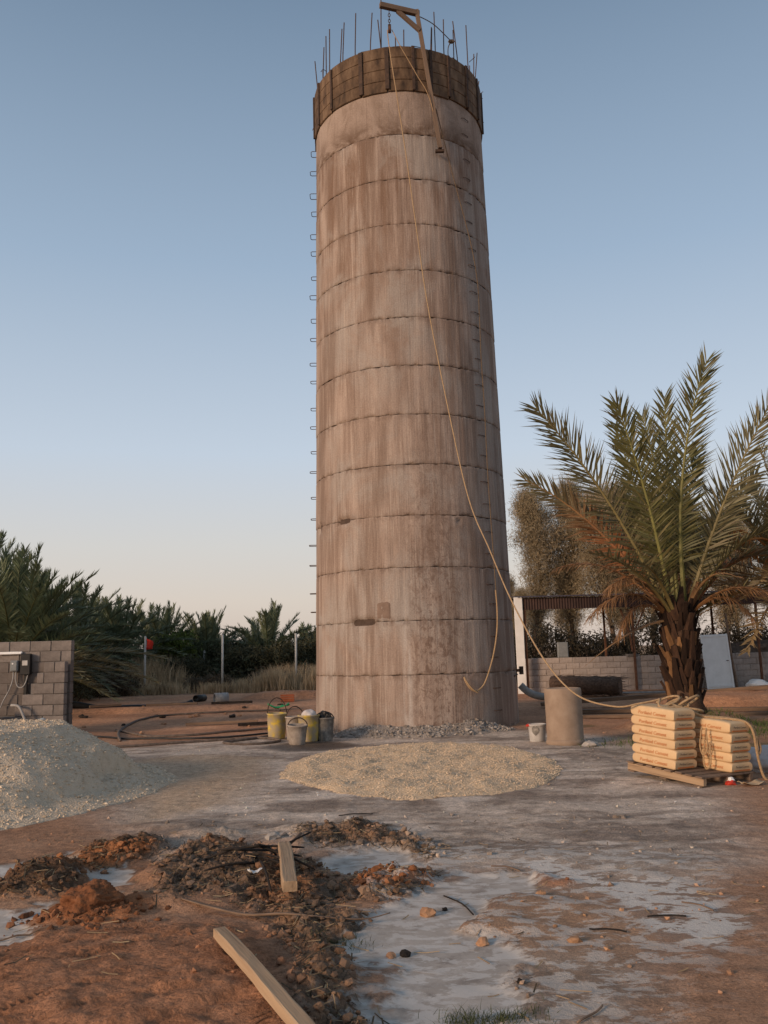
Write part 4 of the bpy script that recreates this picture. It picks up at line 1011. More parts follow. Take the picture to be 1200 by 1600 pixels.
# palms of the grove on the left
def grove_crown(seed, L, n, el1, npair, w):
    Vs, Fs, Cs, b0 = [], [], [], 0
    for i, (a, b_, c, u) in enumerate(crown_curves(n, L, seed, 88, el1, .34)):
        gcol = (.14, .17, .095) if u < .75 else (.19, .185, .11)
        V, F_, Cc = frond_arrays(a, b_, c, npair, .42, w, green=gcol, sd=seed * 50 + i, stalk=(.07, .08, .03), t0=.14, vee=.5)
        Vs.append(V); Fs.append(F_ + b0); Cs.append(Cc); b0 += len(V)
    return np_mesh('crown', np.concatenate(Vs), np.concatenate(Fs), False, np.concatenate(Cs))
near_palms = [((-10.6, 25.0), 1.3, 3.5, 'broad dark green palm rising behind the block wall'), ((-13.0, 27.5), 1.9, 3.8, 'tallest dark palm of the grove beyond the block wall')]
for i, ((x, y), th_, L_, lab) in enumerate(near_palms):
    r_ = empty('grove_palm', (x, y, gz(x, y)), 0, lab, 'palm', 'palms of the grove')
    MB().lathe([(.36, -.1), (.28, .4), (.27, th_), (.12, th_ + .25)], 14, wob=.12, seed=i).build('trunk', MT['trunk'], r_, True)
    for j, (a, b_, c, u) in enumerate(crown_curves(84, L_, 40 + i, 88, -5, .26)):
        V, F_, Cc = frond_arrays(a, b_, c, 86, .48, .032, green=(.14, .172, .088) if u < .7 else (.20, .19, .105), sd=900 + 60 * i + j, stalk=(.09, .095, .035), t0=.16, vee=.5)
        o = link('frond', np_mesh('frond', V, F_, False, Cc), MT['frond'], r_); o.location = (0, 0, th_)
CR = [grove_crown(s, 3.0, 46, e, 76, .034) for s, e in ((1, -30), (2, -15), (3, -35))]
TRK = MB().lathe([(.30, -.2), (.24, .4), (.23, 1.0), (.1, 1.25)], 10, wob=.1).mesh('trunk', True)
GP = [(-8.55, 42, 1.0, .98, 'upright green palm standing alone behind the middle fence post'), (-5.6, 41.5, .95, 1.05, 'rounded green palm beside the tower wall beyond the fence'),
      (-12.4, 31.5, 1.3, 1.1, None), (-12.7, 36.0, 1.6, 1.1, None), (-13.6, 34, 1.7, 1.15, None), (-11.5, 38.2, 1.25, 1.08, None), (-12.8, 39.5, 1.3, 1.1, None), (-10.4, 41.2, 1.05, 1.02, None), (-12.2, 46, 1.3, 1.1, None), (-9.3, 44.5, .9, 1.0, None), (-7.1, 47, .8, .9, None), (-3.9, 46, .5, .9, None), (-9.8, 50, .6, .95, None), (-5.0, 52, .5, .95, None), (-15.5, 31, 1.6, 1.15, None), (-2.0, 48, .6, .9, None), (-14.6, 42, 1.0, 1.1, None), (-16.5, 38, 1.3, 1.1, None)]
for i, (x, y, h, s, lab) in enumerate(GP):
    r_ = empty('grove_palm', (x, y, .2), random.uniform(0, 6.28), lab or 'dark palm massed in the grove beyond the fence', 'palm', 'palms of the grove')
    t = link('trunk', TRK, MT['trunk'], r_); t.scale = (s, s, h + .1)
    c = link('crown', CR[i % 3], MT['frond'], r_); c.location = (0, 0, h); c.scale = (s, s, s)

# ------------------------------------------------------------------ shrubs, trees, grass
MT['leaf'] = mat('leaf', [(.3, (.7, .7, .7)), (.7, (1.3, 1.3, 1.3))], 1.5, attr='col', rough=.7, bump=0, trans=.15)
MT['bark'] = mat('bark', [(.3, (.045, .030, .022)), (.7, (.13, .088, .062))], 8, rough=1, bump=.6, stretch=(1, 1, .3))
def leaf_cloud(centres, sig, per, ln, wd, cols, seed, vert=0.0):
    g = np.random.default_rng(seed); n = len(centres) * per
    P = np.repeat(np.asarray(centres), per, 0) + g.normal(size=(n, 3)) * sig
    d = g.normal(size=(n, 3)); d[:, 2] -= vert * 2; d /= np.linalg.norm(d, axis=1)[:, None]
    W = np.cross(d, g.normal(size=(n, 3))); W /= np.linalg.norm(W, axis=1)[:, None]
    L_ = ln * (.5 + g.random((n, 1))); w_ = wd * (.6 + .8 * g.random((n, 1)))
    V = np.stack([P - W * w_ * .4, P + W * w_ * .4, P + d * L_ * .6 + W * w_ * .5, P + d * L_], 1)
    F_ = (np.arange(n) * 4)[:, None] + np.array([0, 1, 2, 3])
    cc = np.repeat(np.array(cols[0]) + (np.array(cols[1]) - np.array(cols[0])) * g.random((len(centres), 1)), per, 0) * (.75 + .5 * g.random((n, 1)))
    return V.reshape(-1, 3), F_, np.repeat(cc, 4, 0)
def tall_tree_mesh(seed, H=9.5, wid=1.15):
    g = random.Random(seed); limbs = MB(); centres = []
    wob = lambda z: Vector((.22 * math.sin(z * .8 + seed), .22 * math.cos(z * .7 + seed * 2), z))
    P = [wob(H * .93 * i / 10) for i in range(11)]
    limbs.tube(P, [.13 * (1 - .9 * i / 10) + .012 for i in range(11)], 7)
    for i in range(34):
        u = .26 + .72 * i / 34; p = wob(H * .93 * u); az = i * 2.4 + g.uniform(-.4, .4)
        prof = wid * min(1, (1.06 - u) * 2.2) * min(1, (u - .12) * 3.5) * g.uniform(.55, 1.1)
        e = p + Vector((math.cos(az) * prof, math.sin(az) * prof, prof * 1.5 + .3))
        m_ = (p + e) / 2 + Vector((math.cos(az) * .1, math.sin(az) * .1, -.12))
        limbs.tube([p, m_, e], [.035, .02, .008], 4)
        for t in (.45, .7, .9, 1.05):
            q = p + (e - p) * t + Vector((g.gauss(0, .16), g.gauss(0, .16), g.gauss(0, .16))); centres.append(tuple(q))
    for i in range(12):
        u = i / 12; centres.append(tuple(wob(H * (.84 + .16 * u)) + Vector((g.gauss(0, .14), g.gauss(0, .14), 0))))
    V, F_, Cc = leaf_cloud(centres, .28, 320, .17, .020, ((.20, .155, .09), (.34, .27, .17)), seed, -.35)
    return limbs.mesh('trunk', True), np_mesh('crown', V, F_, False, Cc)
TT = [tall_tree_mesh(s, h, w) for s, h, w in ((1, 9.6, 1.05), (2, 10.2, 1.35), (3, 8.6, 1.5))]
TREES = [(7.75, 45, 0, 1.0, 'slender tan casuarina standing nearest the tower'), (9.85, 46, 1, 1.0, 'broader tan casuarina standing second from the tower'), (10.9, 43, 2, 1.05, None), (12.3, 45, 1, .95, None), (13.4, 43.5, 2, 1.05, None), (15.8, 46, 0, .95, None), (17.2, 44, 2, .9, None), (18.8, 47, 1, .85, None), (6.9, 50, 2, .62, None), (8.8, 51, 0, .5, None), (10.4, 50, 2, .72, None), (20.5, 45, 2, .9, None), (6.6, 43.5, 0, .45, None), (16.6, 50, 0, .8, None), (13.4, 50, 0, .8, None)]
for i, (x, y, v, s, lab) in enumerate(TREES):
    r_ = empty('casuarina_tree', (x, y, .2), random.uniform(0, 6.28), lab or 'brownish feathery casuarina in the row behind the shelter', 'tree', 'casuarinas behind the shelter')
    for nm, me, m_ in (('trunk', TT[v][0], MT['bark']), ('crown', TT[v][1], MT['leaf'])):
        o = link(nm, me, m_, r_); o.scale = (s, s, s)
def shrub_mesh(seed, rx, rz, cols, n=70, per=46, ln=.16, wd=.05):
    g = random.Random(seed); cs = []; st = MB()
    for i in range(n):
        a, u, r = g.uniform(0, 6.28), g.random() ** .6, g.random() ** .5
        z = rz * u; w = rx * r * math.sqrt(max(.1, 1 - (u - .35) ** 2 * 1.6))
        p = Vector((w * math.cos(a), w * math.sin(a), z)); cs.append(tuple(p))
        if i % 5 == 0: st.tube([Vector((p.x * .1, p.y * .1, -.05)), p * .55 + Vector((0, 0, .05)), p], [.03, .018, .006], 4)
    V, F_, Cc = leaf_cloud(cs, .17, per, ln, wd, cols, seed, .1)
    return st.mesh('stem'), np_mesh('foliage', V, F_, False, Cc)
DKG = ((.045, .048, .026), (.085, .08, .043)); BRT = ((.085, .12, .025), (.14, .18, .04)); DRY = ((.09, .07, .045), (.17, .125, .08))
SHM = {'dark': shrub_mesh(1, 1.3, 1.9, DKG), 'green': shrub_mesh(2, 1.0, 2.4, BRT), 'dry': shrub_mesh(3, .75, .8, DRY, 50, 40), 'dark2': shrub_mesh(4, 1.6, 1.6, DKG), 'hedge': shrub_mesh(6, 1.6, 1.6, ((.022, .02, .013), (.05, .042, .026)))}  # hedge foliage coloured darker, standing in for the shelter's shaded interior
SHR = [(-9.7, 40.2, 'green', 1.0, 'bright green bushy shrub beside the red-flagged post'), (-7.6, 41, 'dark', .9, None), (-6.4, 39.5, 'dark2', 1.0, None), (-5.0, 39.6, 'dark2', 1.05, None), (-4.2, 40.5, 'dark', 1.0, None), (-11.5, 36, 'dark', 1.0, None), (-8.7, 38.6, 'dark2', .8, None), (-12.6, 35.5, 'dark2', 1.0, None),
       (-10.9, 30.8, 'dark2', .9, None), (-11.3, 28.8, 'dark', .9, None), (-3.2, 42, 'dark', 1.2, None), (-13.5, 31, 'dark', 1.0, None), (-7.3, 44, 'dark', 1.1, None), (-9.6, 45, 'dark', 1.2, None)]
for x, y, k, s, lab in SHR:
    r_ = empty('shrub', (x, y, gz(x, y)), random.uniform(0, 6.28), lab or 'dark dense shrub under the palms beyond the fence', 'shrub', 'shrubs beyond the fence')
    for nm, me, m_ in (('stem', SHM[k][0], MT['bark']), ('foliage', SHM[k][1], MT['leaf'])):
        o = link(nm, me, m_, r_); o.scale = (s, s, s)
for x, y, s in ((-11.0, 34.6, .9), (-10.2, 34.2, .7), (-6.9, 35.6, .7), (-4.9, 36.6, .8), (-5.3, 37.2, .7), (-7.9, 36.2, .6), (-12.0, 34.0, .9), (-3.6, 37.4, .7)):
    r_ = empty('dry_bush', (x, y, gz(x, y)), random.uniform(0, 6.28), 'low dry brown bush among the tan grass by the fence', 'bush', 'dry bushes by the fence')
    for nm, me, m_ in (('stem', SHM['dry'][0], MT['bark']), ('foliage', SHM['dry'][1], MT['leaf'])):
        o = link(nm, me, m_, r_); o.scale = (s, s, s)
for i in range(9):
    x, y = 5.4 + i * 1.55, 38 + random.uniform(-1, 1.5)
    r_ = empty('hedge_shrub', (x, y, .2), random.uniform(0, 6.28), 'dark hedge shrub in the row behind the low block wall', 'shrub', 'hedge behind the block wall')
    for nm, me, m_ in (('stem', SHM['hedge'][0], MT['bark']), ('foliage', SHM['hedge'][1], MT['leaf'])):
        o = link(nm, me, m_, r_); o.scale = (1, 1, random.uniform(1.0, 1.6))
def grass(name, XY, h, wd, cols, lab, seed, lean=.35):
    g = np.random.default_rng(seed); n = len(XY)
    z = terrain(XY[:, 0], XY[:, 1])[0]
    hh = h * (.4 + .8 * g.random(n)) if np.isscalar(h) else h * (.4 + .8 * g.random(n))
    a = g.random(n) * 6.28; l = g.normal(0, lean, (n, 2)) * hh[:, None]
    d = np.stack([np.cos(a), np.sin(a)], 1) * (wd * (.6 + .8 * g.random(n)))[:, None] / 2
    b = np.c_[XY, z - .01]; V = np.zeros((n, 5, 3))
    V[:, 0] = b - np.c_[d, 0 * a]; V[:, 1] = b + np.c_[d, 0 * a]
    m_ = b + np.c_[l * .35, hh * .6]; V[:, 2] = m_ - np.c_[d * .7, 0 * a]; V[:, 3] = m_ + np.c_[d * .7, 0 * a]; V[:, 4] = b + np.c_[l, hh]
    tri = np.array([(0, 1, 3), (0, 3, 2), (2, 3, 4)])
    F_ = (tri[None] + (np.arange(n) * 5)[:, None, None]).reshape(-1, 3)
    c = np.array(cols[0]) + (np.array(cols[1]) - np.array(cols[0])) * g.random((n, 1))
    return tag(link(name, np_mesh(name, V.reshape(-1, 3), F_, False, np.repeat(c, 5, 0)), MT['leaf']), lab, kind='stuff')
TANG = ((.40, .29, .17), (.60, .45, .28))
XY = sample_mask(16000, -13, -2.4, 34.2, 40.0, lambda x, y: ss(.42, .66, fbm(x * 1.3, y * 1.3, 301)) * .95 + .03)
grass('dry_grass', XY, .45 + .95 * ss(-7.9, -9.3, XY[:, 0]) * ss(35.3, 36.2, XY[:, 1]) * ss(-11.6, -11, XY[:, 0]) + .8 * ss(-6.2, -4.8, XY[:, 0]) * fbm(XY[:, 0] * 2, XY[:, 1], 303), .035, TANG, 'tall dry tan grass standing along the fence posts', 1, .22)
XY = np.concatenate([rng.normal((6.3, 16.6), (.5, .5), (700, 2)), rng.normal((4.6, 15.2), (.6, .4), (350, 2)), rng.normal((7.2, 17.6), (.7, .5), (400, 2))])
grass('green_grass', XY, .13, .012, ((.05, .085, .02), (.10, .13, .035)), 'low green grass growing beside the pallet and drum', 2, .5)
XY = np.concatenate([rng.normal((.44, 4.28), (.10, .06), (420, 2)), rng.normal((.28, 4.30), (.05, .04), (90, 2)), rng.normal((-.34, 5.40), (.10, .07), (160, 2))])
grass('grass_tuft', XY, .055, .004, ((.04, .055, .02), (.085, .095, .04)), 'small green grass tufts at the edge of the slurry', 3, .6)

# ------------------------------------------------------------------ block wall with the electric boxes (left)
def block_mesh(l, d, h, seed):
    g = random.Random(seed); b = MB().box((0, 0, 0), (l, d, h), None, .009)
    b.v = [(x + g.uniform(-.003, .003), y + g.uniform(-.003, .003), z + g.uniform(-.003, .003)) for x, y, z in b.v]
    return b.mesh('block')
WX, WY, CHT = -7.06, 19.45, .232
wall = empty('block_wall', (WX, WY, 0), 0, 'unfinished grey block wall with stepped courses beside the gravel heap', 'wall')
full = [block_mesh(.448, .19, CHT - .014, s) for s in range(3)]; half = [block_mesh(.22, .19, CHT - .014, 9)]
def lay(y, z, xr, xl, odd, parent, m_):
    x = xr
    first = True
    while x > xl + .1:
        ln = .234 if (first and odd) else .462
        if x - ln < xl - .05: ln = x - xl
        me = random.choice(full) if ln > .3 else half[0]
        o = link('block', me, m_, parent)
        o.location = (x - ln / 2 - WX, y + random.uniform(-.006, .006), z + CHT / 2)
        o.scale = ((ln - .012) / (.448 if ln > .3 else .22), 1, 1)
        x -= ln; first = False
for c in range(9):
    lay(.30, c * CHT + .02, WX, -10.4, c % 2, wall, MT['blockd'] if c < 7 else MT['blockl'])
RACK = {0: -10.4, 1: -8.62, 2: -8.16, 3: -8.0, 4: -7.85, 5: -7.70, 6: -7.56}
for c, xl in RACK.items(): lay(.0, c * CHT + .02, WX - .02, xl, (c + 1) % 2, wall, MT['blockl'])
b = MB().box((-1.67, .30, 1.0), (3.30, .155, 2.06)); b.build('mortar_bed', MT['mortar'], wall)
for c, xl in RACK.items():
    w = WX - .05 - xl - .03
    MB().box((-.045 - w / 2 - .01, .0, c * CHT + .02 + CHT / 2), (w, .15, CHT - .004 if c < 6 else CHT - .02)).build('mortar_bed', MT['mortar'], wall)
def P(o, label, cat, group=None): return tag(o, label, cat, group)
fl = empty('tube_lamp', (-8.42, WY + .17, 1.86), 0, 'white fluorescent tube batten fixed to the block wall', 'lamp')
MB().box((0, 0, 0), (.55, .05, .05), None, .008).build('batten', MT['white'], fl)
MB().tube([(-.26, -.035, -.02), (.26, -.035, -.02)], .016, 8).build('tube', MT['white'], fl)
sb_ = empty('switch_box', (-8.28, WY + .13, 1.57), 0, 'grey switch box with two cables on the block wall', 'switch box')
MB().box((0, 0, 0), (.17, .13, .24), None, .012).build('case', MT['greybox'], sb_)
MB().tube([(-.02, -.065, .05), (-.02, -.085, .05)], .018, 10).build('knob', MT['white'], sb_)
MB().box((0, -.07, 0), (.13, .012, .20), None, .004).build('lid', MT['greybox'], sb_)
MB().tube(catmull([(-.03, 0, -.12), (-.03, -.02, -.30), (-.10, -.02, -.52), (-.22, -.02, -.75), (-.28, -.02, -.9)], 5), .014, 6).build('cable', MT['greypipe'], sb_)
MB().tube(catmull([(.03, 0, -.12), (.03, -.02, -.28), (.08, -.02, -.44), (.18, -.02, -.47), (.26, -.02, -.36), (.31, -.02, -.15)], 5), .014, 6).build('cable', MT['greypipe'], sb_)
mt_ = empty('meter_box', (-8.03, WY + .12, 1.60), 0, 'black meter box with a pale dial on the block wall', 'meter')
MB().box((0, 0, 0), (.22, .12, .46), None, .012).build('case', MT['black'], mt_)
MB().box((0, -.065, .03), (.12, .016, .11), None, .004).build('dial', MT['palebucket'], mt_)
MB().box((0, .02, -.62), (.07, .06, .78), None, .006).build('black_strip', MT['black'], mt_)  # black upright strip below the meter case
P(MB().tube(catmull([(-8.2, 19.28, .73), (-8.0, 19.2, .70), (-7.85, 19.15, .45), (-7.72, 19.1, .2), (-7.6, 19.0, .1)], 6), .03, 7).build('flexible_conduit', MT['greypipe'], None, True), 'grey flexible conduit curving down the face of the block wall', 'conduit')
# plastic bag caught at the foot of the wall
def crumple(name, c, d, m_, seed, lab, cat, rot=0, sub=2, amp=.3, parent=None, flat=1.0):
    me = bpy.data.meshes.new(name)
    V, F_ = ICO_V.copy(), ICO_F
    for _ in range(sub):
        mids = {}; nf = []; VL = [tuple(v) for v in V]
        def md(a, b_):
            k = (min(a, b_), max(a, b_))
            if k not in mids:
                q = (np.array(VL[a]) + np.array(VL[b_])) / 2; q /= np.linalg.norm(q); mids[k] = len(VL); VL.append(tuple(q))
            return mids[k]
        for a, b_, c_ in F_:
            x, y, z = md(a, b_), md(b_, c_), md(c_, a); nf += [(a, x, z), (b_, y, x), (c_, z, y), (x, y, z)]
        V, F_ = np.array(VL), np.array(nf)
    out = []
    for v in V:
        q = Vector(v); k = 1 + amp * mnoise.noise(q * 1.6 + Vector((seed * 3.1, seed, 0))) + amp * .5 * mnoise.noise(q * 4.1 + Vector((seed, 0, 5))) + ((amp * .45 * mnoise.noise(q * 9.5 + Vector((0, seed, 2))) + amp * .30 * mnoise.noise(q * 21 + Vector((2, seed, 2)))) if sub > 3 else 0)
        z = v[2] * d[2] * k
        if z < -d[2] * .55: z = -d[2] * .55
        out.append((v[0] * d[0] * k, v[1] * d[1] * k, z))
    o = link(name, np_mesh(name, np.array(out), F_, amp < .35), m_, parent)
    o.location = (c[0], c[1], c[2] + d[2] * .5); o.rotation_euler = (0, 0, rot)
    if cat: tag(o, lab, cat)
    return o
crumple('plastic_bag', (-7.45, 19.0, gz(-7.45, 19.0)), (.20, .14, .24), MT['film'], 2, 'crumpled bluish plastic bag at the foot of the block wall', 'bag', .3)
crumple('white_rag', (-6.15, 17.6, gz(-6.15, 17.6)), (.16, .08, .07), MT['white'], 5, 'white rag lying beside the gravel heap', 'rag', .6)
pd_ = empty('faded_barrel', (-8.62, 18.9, 0), 0, 'faded pinkish barrel standing before the block wall', 'barrel')
MB().lathe([(.24, .02), (.26, .10), (.265, .45), (.255, .6), (.21, .70), (.19, .70), (.18, .64)], 20, wob=.02).build('body', MT['pinkdrum'], pd_, True)
MB().lathe([(.268, .24), (.276, .255), (.268, .27)], 20).build('rib', MT['pinkdrum'], pd_, True)

# ------------------------------------------------------------------ low wall, shelter, door (right)
RW = empty('block_wall', (4.5, 29.0, 0), 0, 'long low wall of pale concrete blocks under the shelter', 'wall')
bm_ = [block_mesh(.43, .18, .176, s + 20) for s in range(3)]
for c in range(6):
    x = .0 if c % 2 == 0 else -.22
    while x < 9.3:
        l = .43; x0 = max(x, 0)
        o = link('block', random.choice(bm_), MT['block'], RW)
        w = x + l - x0
        o.location = (x0 + w / 2, random.uniform(-.008, .008), .19 + c * .19 + .09 + random.uniform(-.004, .004)); o.scale = (w / .43, 1, 1)
        if c == 5 and random.random() < .12: o.rotation_euler = (0, 0, random.uniform(-.05, .05))
        x += .444
MB().box((4.65, .0, .70), (9.3, .14, 1.08)).build('mortar_bed', MT['block'], RW)
SH = empty('shade_shelter', (4.43, 28.6, .15), 0, 'open shelter with dark brown sheet roof on thin posts', 'shelter')
# corrugated fascia and roof
def corrugated(name, x0, x1, z0, z1, y0, y1, amp, pitch, m_, parent):
    n = int((x1 - x0) / pitch * 4); V, Fc = [], []
    for i in range(n + 1):
        x = x0 + (x1 - x0) * i / n; a = amp * math.sin(i * math.pi / 2)
        V += [(x, y0 - abs(y1 - y0 == 0) * a, z0 + (a if y0 != y1 else 0)), (x, y1 - abs(y1 - y0 == 0) * a, z1 + (a if y0 != y1 else 0))]
    for i in range(n): Fc.append((i * 2, i * 2 + 2, i * 2 + 3, i * 2 + 1))
    q = MB(); q.add(V, Fc); o = q.build(name, m_, parent)
    md = o.modifiers.new('thickness', 'SOLIDIFY'); md.thickness = .004
    return o
corrugated('fascia', 0, 14.2, 2.74, 3.12, -.06, -.06, .012, .09, MT['roof'], SH)
corrugated('roof_sheet', -.15, 14.3, 3.14, 3.42, -.18, 4.0, .012, .12, MT['roof'], SH)
MB().box((5.1, 3.9, 3.25), (10.2, .10, .18)).build('rear_beam', MT['roof'], SH)
MB().box((-.145, -.1, 1.58), (.27, .06, 3.14), None, .006).build('white_panel', MT['white'], SH)
for x, y, h in ((.06, -.02, 3.1), (3.62, .22, 3.0), (7.6, -.02, 3.0), (10.1, 0, 3.0), (.06, 3.9, 3.2), (3.6, 3.9, 3.2), (7.6, 3.9, 3.2)):
    MB().box((x, y, h / 2), (.07, .07, h), None, .006).build('post', MT['rust'], SH)
MB().tube([(3.55, .18, 1.3), (3.5, .18, 1.9), (3.25, .2, 2.7)], .035, 6).build('prop', MT['rust'], SH)
MB().tube([(3.62, .2, 1.9), (3.85, .2, 2.3), (4.1, .2, 2.85)], .028, 6).build('prop', MT['rust'], SH)
MB().box((3.6, .4, 1.18), (.4, .2, .10), rotz(.1), .01).build('cap_stone', MT['mortar'], SH)
DR = empty('leaning_door', (10.55, 28.25, gz(10.55, 28.25)), -.05, 'white panel door leaning against the low block wall', 'door')
DR.rotation_euler = (R(-6), R(-1.2), -.05)
MB().box((0, 0, .88), (.84, .045, 1.74), None, .006).build('panel', MT['white'], DR)
for x in (-.40, .40): MB().box((x, -.028, .88), (.06, .02, 1.76), None, .003).build('stile', MT['white'], DR)
for z in (.12, 1.70): MB().box((0, -.028, z), (.74, .019, .07), None, .003).build('rail', MT['white'], DR)
MB().tube([(.34, -.04, .9), (.34, -.09, .9), (.27, -.09, .9)], .012, 6).build('handle', MT['darksteel'], DR)
P(MB().tube([(11.15, 28.4, .1), (11.05, 28.45, 1.2), (11.0, 28.5, 2.6)], [.05, .04, .035], 7).build('timber_stake', MT['oldwood']), 'thin brown stake standing beside the white door', 'stake')
jb = empty('grey_cabinet', (5.75, 29.0, 1.33), 0, 'grey metal cabinet standing on top of the low block wall', 'cabinet')
MB().box((0, 0, .24), (.34, .16, .50), None, .012).build('case', MT['greybox'], jb)
MB().box((0, -.085, .24), (.30, .012, .44), None, .004).build('door_leaf', MT['greybox'], jb)
crumple('white_sack', (11.6, 28.0, gz(11.6, 28)), (.32, .25, .2), MT['white'], 3, 'white sack slumped by the low block wall', 'sack')
crumple('brush_heap', (12.5, 28.1, gz(12.5, 28.1)), (.5, .35, .22), MT['brush'], 4, 'dark heap of brushwood beside the white sack', 'brush heap', amp=.5)
crumple('draped_net', (12.3, 29.6, 1.2), (.9, .35, .35), MT['hose'], 7, 'drab netting draped over the far end of the low wall', 'net', amp=.4)
# rolled mat of brushwood
rl = empty('brush_roll', (6.1, 26.6, gz(6.1, 26.6)), 0, 'dark roll of brushwood matting lying before the low wall', 'roll')
mb = MB(); A, B_ = Vector((-1.1, .6, .36)), Vector((.75, -.35, .30))
mb.tube([A + (B_ - A) * t for t in np.linspace(0, 1, 9)], [.30 + .02 * math.sin(t * 3) for t in range(9)], 16, flat=.85)
body = mb.build('mat', MT['brush'], rl, True)
g = random.Random(4); mb = MB()
for i in range(420):
    t = g.random(); c = A + (B_ - A) * t; a = g.uniform(0, 6.28); n1 = Vector((.47, .88, 0)); n2 = Vector((0, 0, 1))
    p = c + (n1 * math.cos(a) * .30 + n2 * math.sin(a) * .27); d = (B_ - A).normalized() * g.uniform(.12, .3) + Vector((g.gauss(0, .03), g.gauss(0, .03), g.gauss(0, .03)))
    mb.tube([p, p + d], .006, 3, False)
o = mb.build('twigs', MT['brush'], rl); o['kind'] = 'stuff'
# long timbers, pipes on the ground behind the drum
LT = [((4.2, 21.8), (9.4, 21.0), .09, 'oldwood', 'long grey scaffold timber lying behind the drum'), ((3.6, 20.6), (8.6, 20.2), .08, 'oldwood', 'second long timber lying alongside the scaffold timber'), ((4.0, 23.5), (9.8, 23.0), .10, 'oldwood', 'thick dark timber lying farthest behind the drum')]
for (a, b_, w, m_, lab) in LT:
    za, zb = gz(*a) + w * .5, gz(*b_) + w * .5
    zm = max(max(gz(a[0] + (b_[0] - a[0]) * t, a[1] + (b_[1] - a[1]) * t) - (za + (zb - za) * t) + w * .4 for t in np.linspace(0, 1, 15)), 0)
    o = beam('scaffold_timber', (a[0], a[1], za + zm * .6), (b_[0], b_[1], zb + zm * .6), w * 2.2, w, MT[m_], None); tag(o, lab, 'timber')
def ground_tube(name, XY, r, m_, lab, cat, lift=None, n=7, sub=7):
    pts = catmull([(x, y, 0) for x, y in XY], n)
    pts = [Vector((p.x, p.y, gz(p.x, p.y) + (r * .8 if lift is None else lift))) for p in pts]
    return tag(MB().tube(pts, r, sub).build(name, m_, None, True), lab, cat)
ground_tube('water_pipe', [(4.3, 27.2), (6, 27.3), (8, 27.5), (9.6, 27.6)], .03, MT['greypipe'], 'thin pale water pipe lying along the low wall', 'pipe', n=4)
bp_ = empty('bent_pipe', (4.1, 24.5, .1), 0, 'thick grey bent drain pipe emerging beside the tower', 'pipe')
MB().tube(catmull([(-.45, .1, .55), (-.25, .05, .36), (.05, 0, .24), (.6, -.1, .20), (.98, -.15, .19)], 6), .10, 12, False).build('pipe', MT['greypipe'], bp_, True)
MB().tube([(.93, -.145, .19), (1.0, -.155, .19)], .118, 12).build('socket', MT['darksteel'], bp_, True)
ground_tube('black_hose', [(5.3, 13.2), (6.3, 13.0), (7.5, 13.1)], .045, MT['black'], 'thick black hose lying on the grass behind the pallet', 'hose', n=4)
P(MB().tube(catmull([(4.35, 15.0, .16), (4.5, 14.8, .07), (4.7, 14.75, .05), (5.2, 14.9, .07)], 5), .018, 5).build('bent_rebar', MT['darksteel']), 'short dark bent bar lying behind the cement bags', 'bar')

# ------------------------------------------------------------------ concrete drum, bucket, stone
dr = empty('concrete_drum', (3.03, 15.5, gz(3.03, 15.5)), .4, 'cast concrete drum standing beside the pale bucket', 'drum')
rT, hT = .315, .94
MB().lathe([(.29, -.02), (.315, .03), (.318, .10), (.312, .12), (rT, .5), (rT + .004, .9), (rT - .006, hT), (rT - .05, hT + .004), (rT - .065, hT - .02), (.12, hT - .03)], 32, wob=.018, seed=2).build('body', MT['drum'], dr, True)
MB().lathe([(.306, -.02), (.335, 0), (.332, .05), (.316, .085)], 32, wob=.05, seed=5).build('base_lip', MT['drum'], dr, True)
def bucket(x, y, r, h, m_, lab, handle=True, seed=0, lean=0, fill=None, rim=None, hup=.9, inner=None, hz_rot=0):
    o = empty('bucket', (x, y, gz(x, y)), random.uniform(0, 1) + hz_rot, lab, 'bucket')
    o.rotation_euler = (lean, lean * .4, o.rotation_euler[2])
    MB().lathe([(r * .80, 0), (r * .84, .02), (r * .93, h * .5), (r, h - .03), (r * 1.05, h - .025), (r * 1.05, h), (r * .95, h), (r * .9, h * .6), (r * .78, .05), (.02, .045)], 24, wob=.05, seed=seed).build('body', m_, o, True)
    if rim: MB().lathe([(r * 1.04, h - .02), (r * 1.075, h - .01), (r * 1.06, h + .012), (r * 1.0, h + .01)], 24, wob=.03, seed=seed).build('rim', rim, o, True)
    if handle:
        MB().tube([(r * 1.02 * math.cos(t), .12 * r * math.sin(t), h - .04 + hup * r * math.sin(t)) for t in np.linspace(0, math.pi, 13)], .011, 6).build('handle', MT['darksteel'] if not inner else inner, o, True)
    return o
bk = [bucket(-2.27, 17.9, .20, .50, MT['yellow'], 'tall yellow bucket smeared with mortar, standing apart with upright handle', True, 1, .03, hup=1.7),
      bucket(-1.86, 17.55, .19, .46, MT['dustbucket'], 'mortar-caked bucket with hooped handle behind the small bucket', True, 2, 0, hup=1.2),
      bucket(-1.74, 16.75, .185, .36, MT['dustbucket'], 'small mortar-caked bucket in front of the yellow buckets', True, 3, .06, hup=.9),
      bucket(-1.57, 17.3, .205, .50, MT['yellow'], 'yellow bucket holding a white sack beside the dark bucket', False, 4, 0),
      bucket(-1.27, 17.4, .18, .45, MT['darkbucket'], 'dark grey splashed bucket against the tower wall', True, 5, 0, hup=.8),
      bucket(2.62, 15.95, .16, .31, MT['palebucket'], 'pale bucket with a red rag and dark splash beside the drum', False, 6, 0)]
crumple('red_rag', (2.48, 15.92, gz(2.48, 15.92) + .27), (.07, .05, .03), MT['red'], 12, 'red rag hanging on the rim of the pale bucket', 'rag', .3, 1, .4)
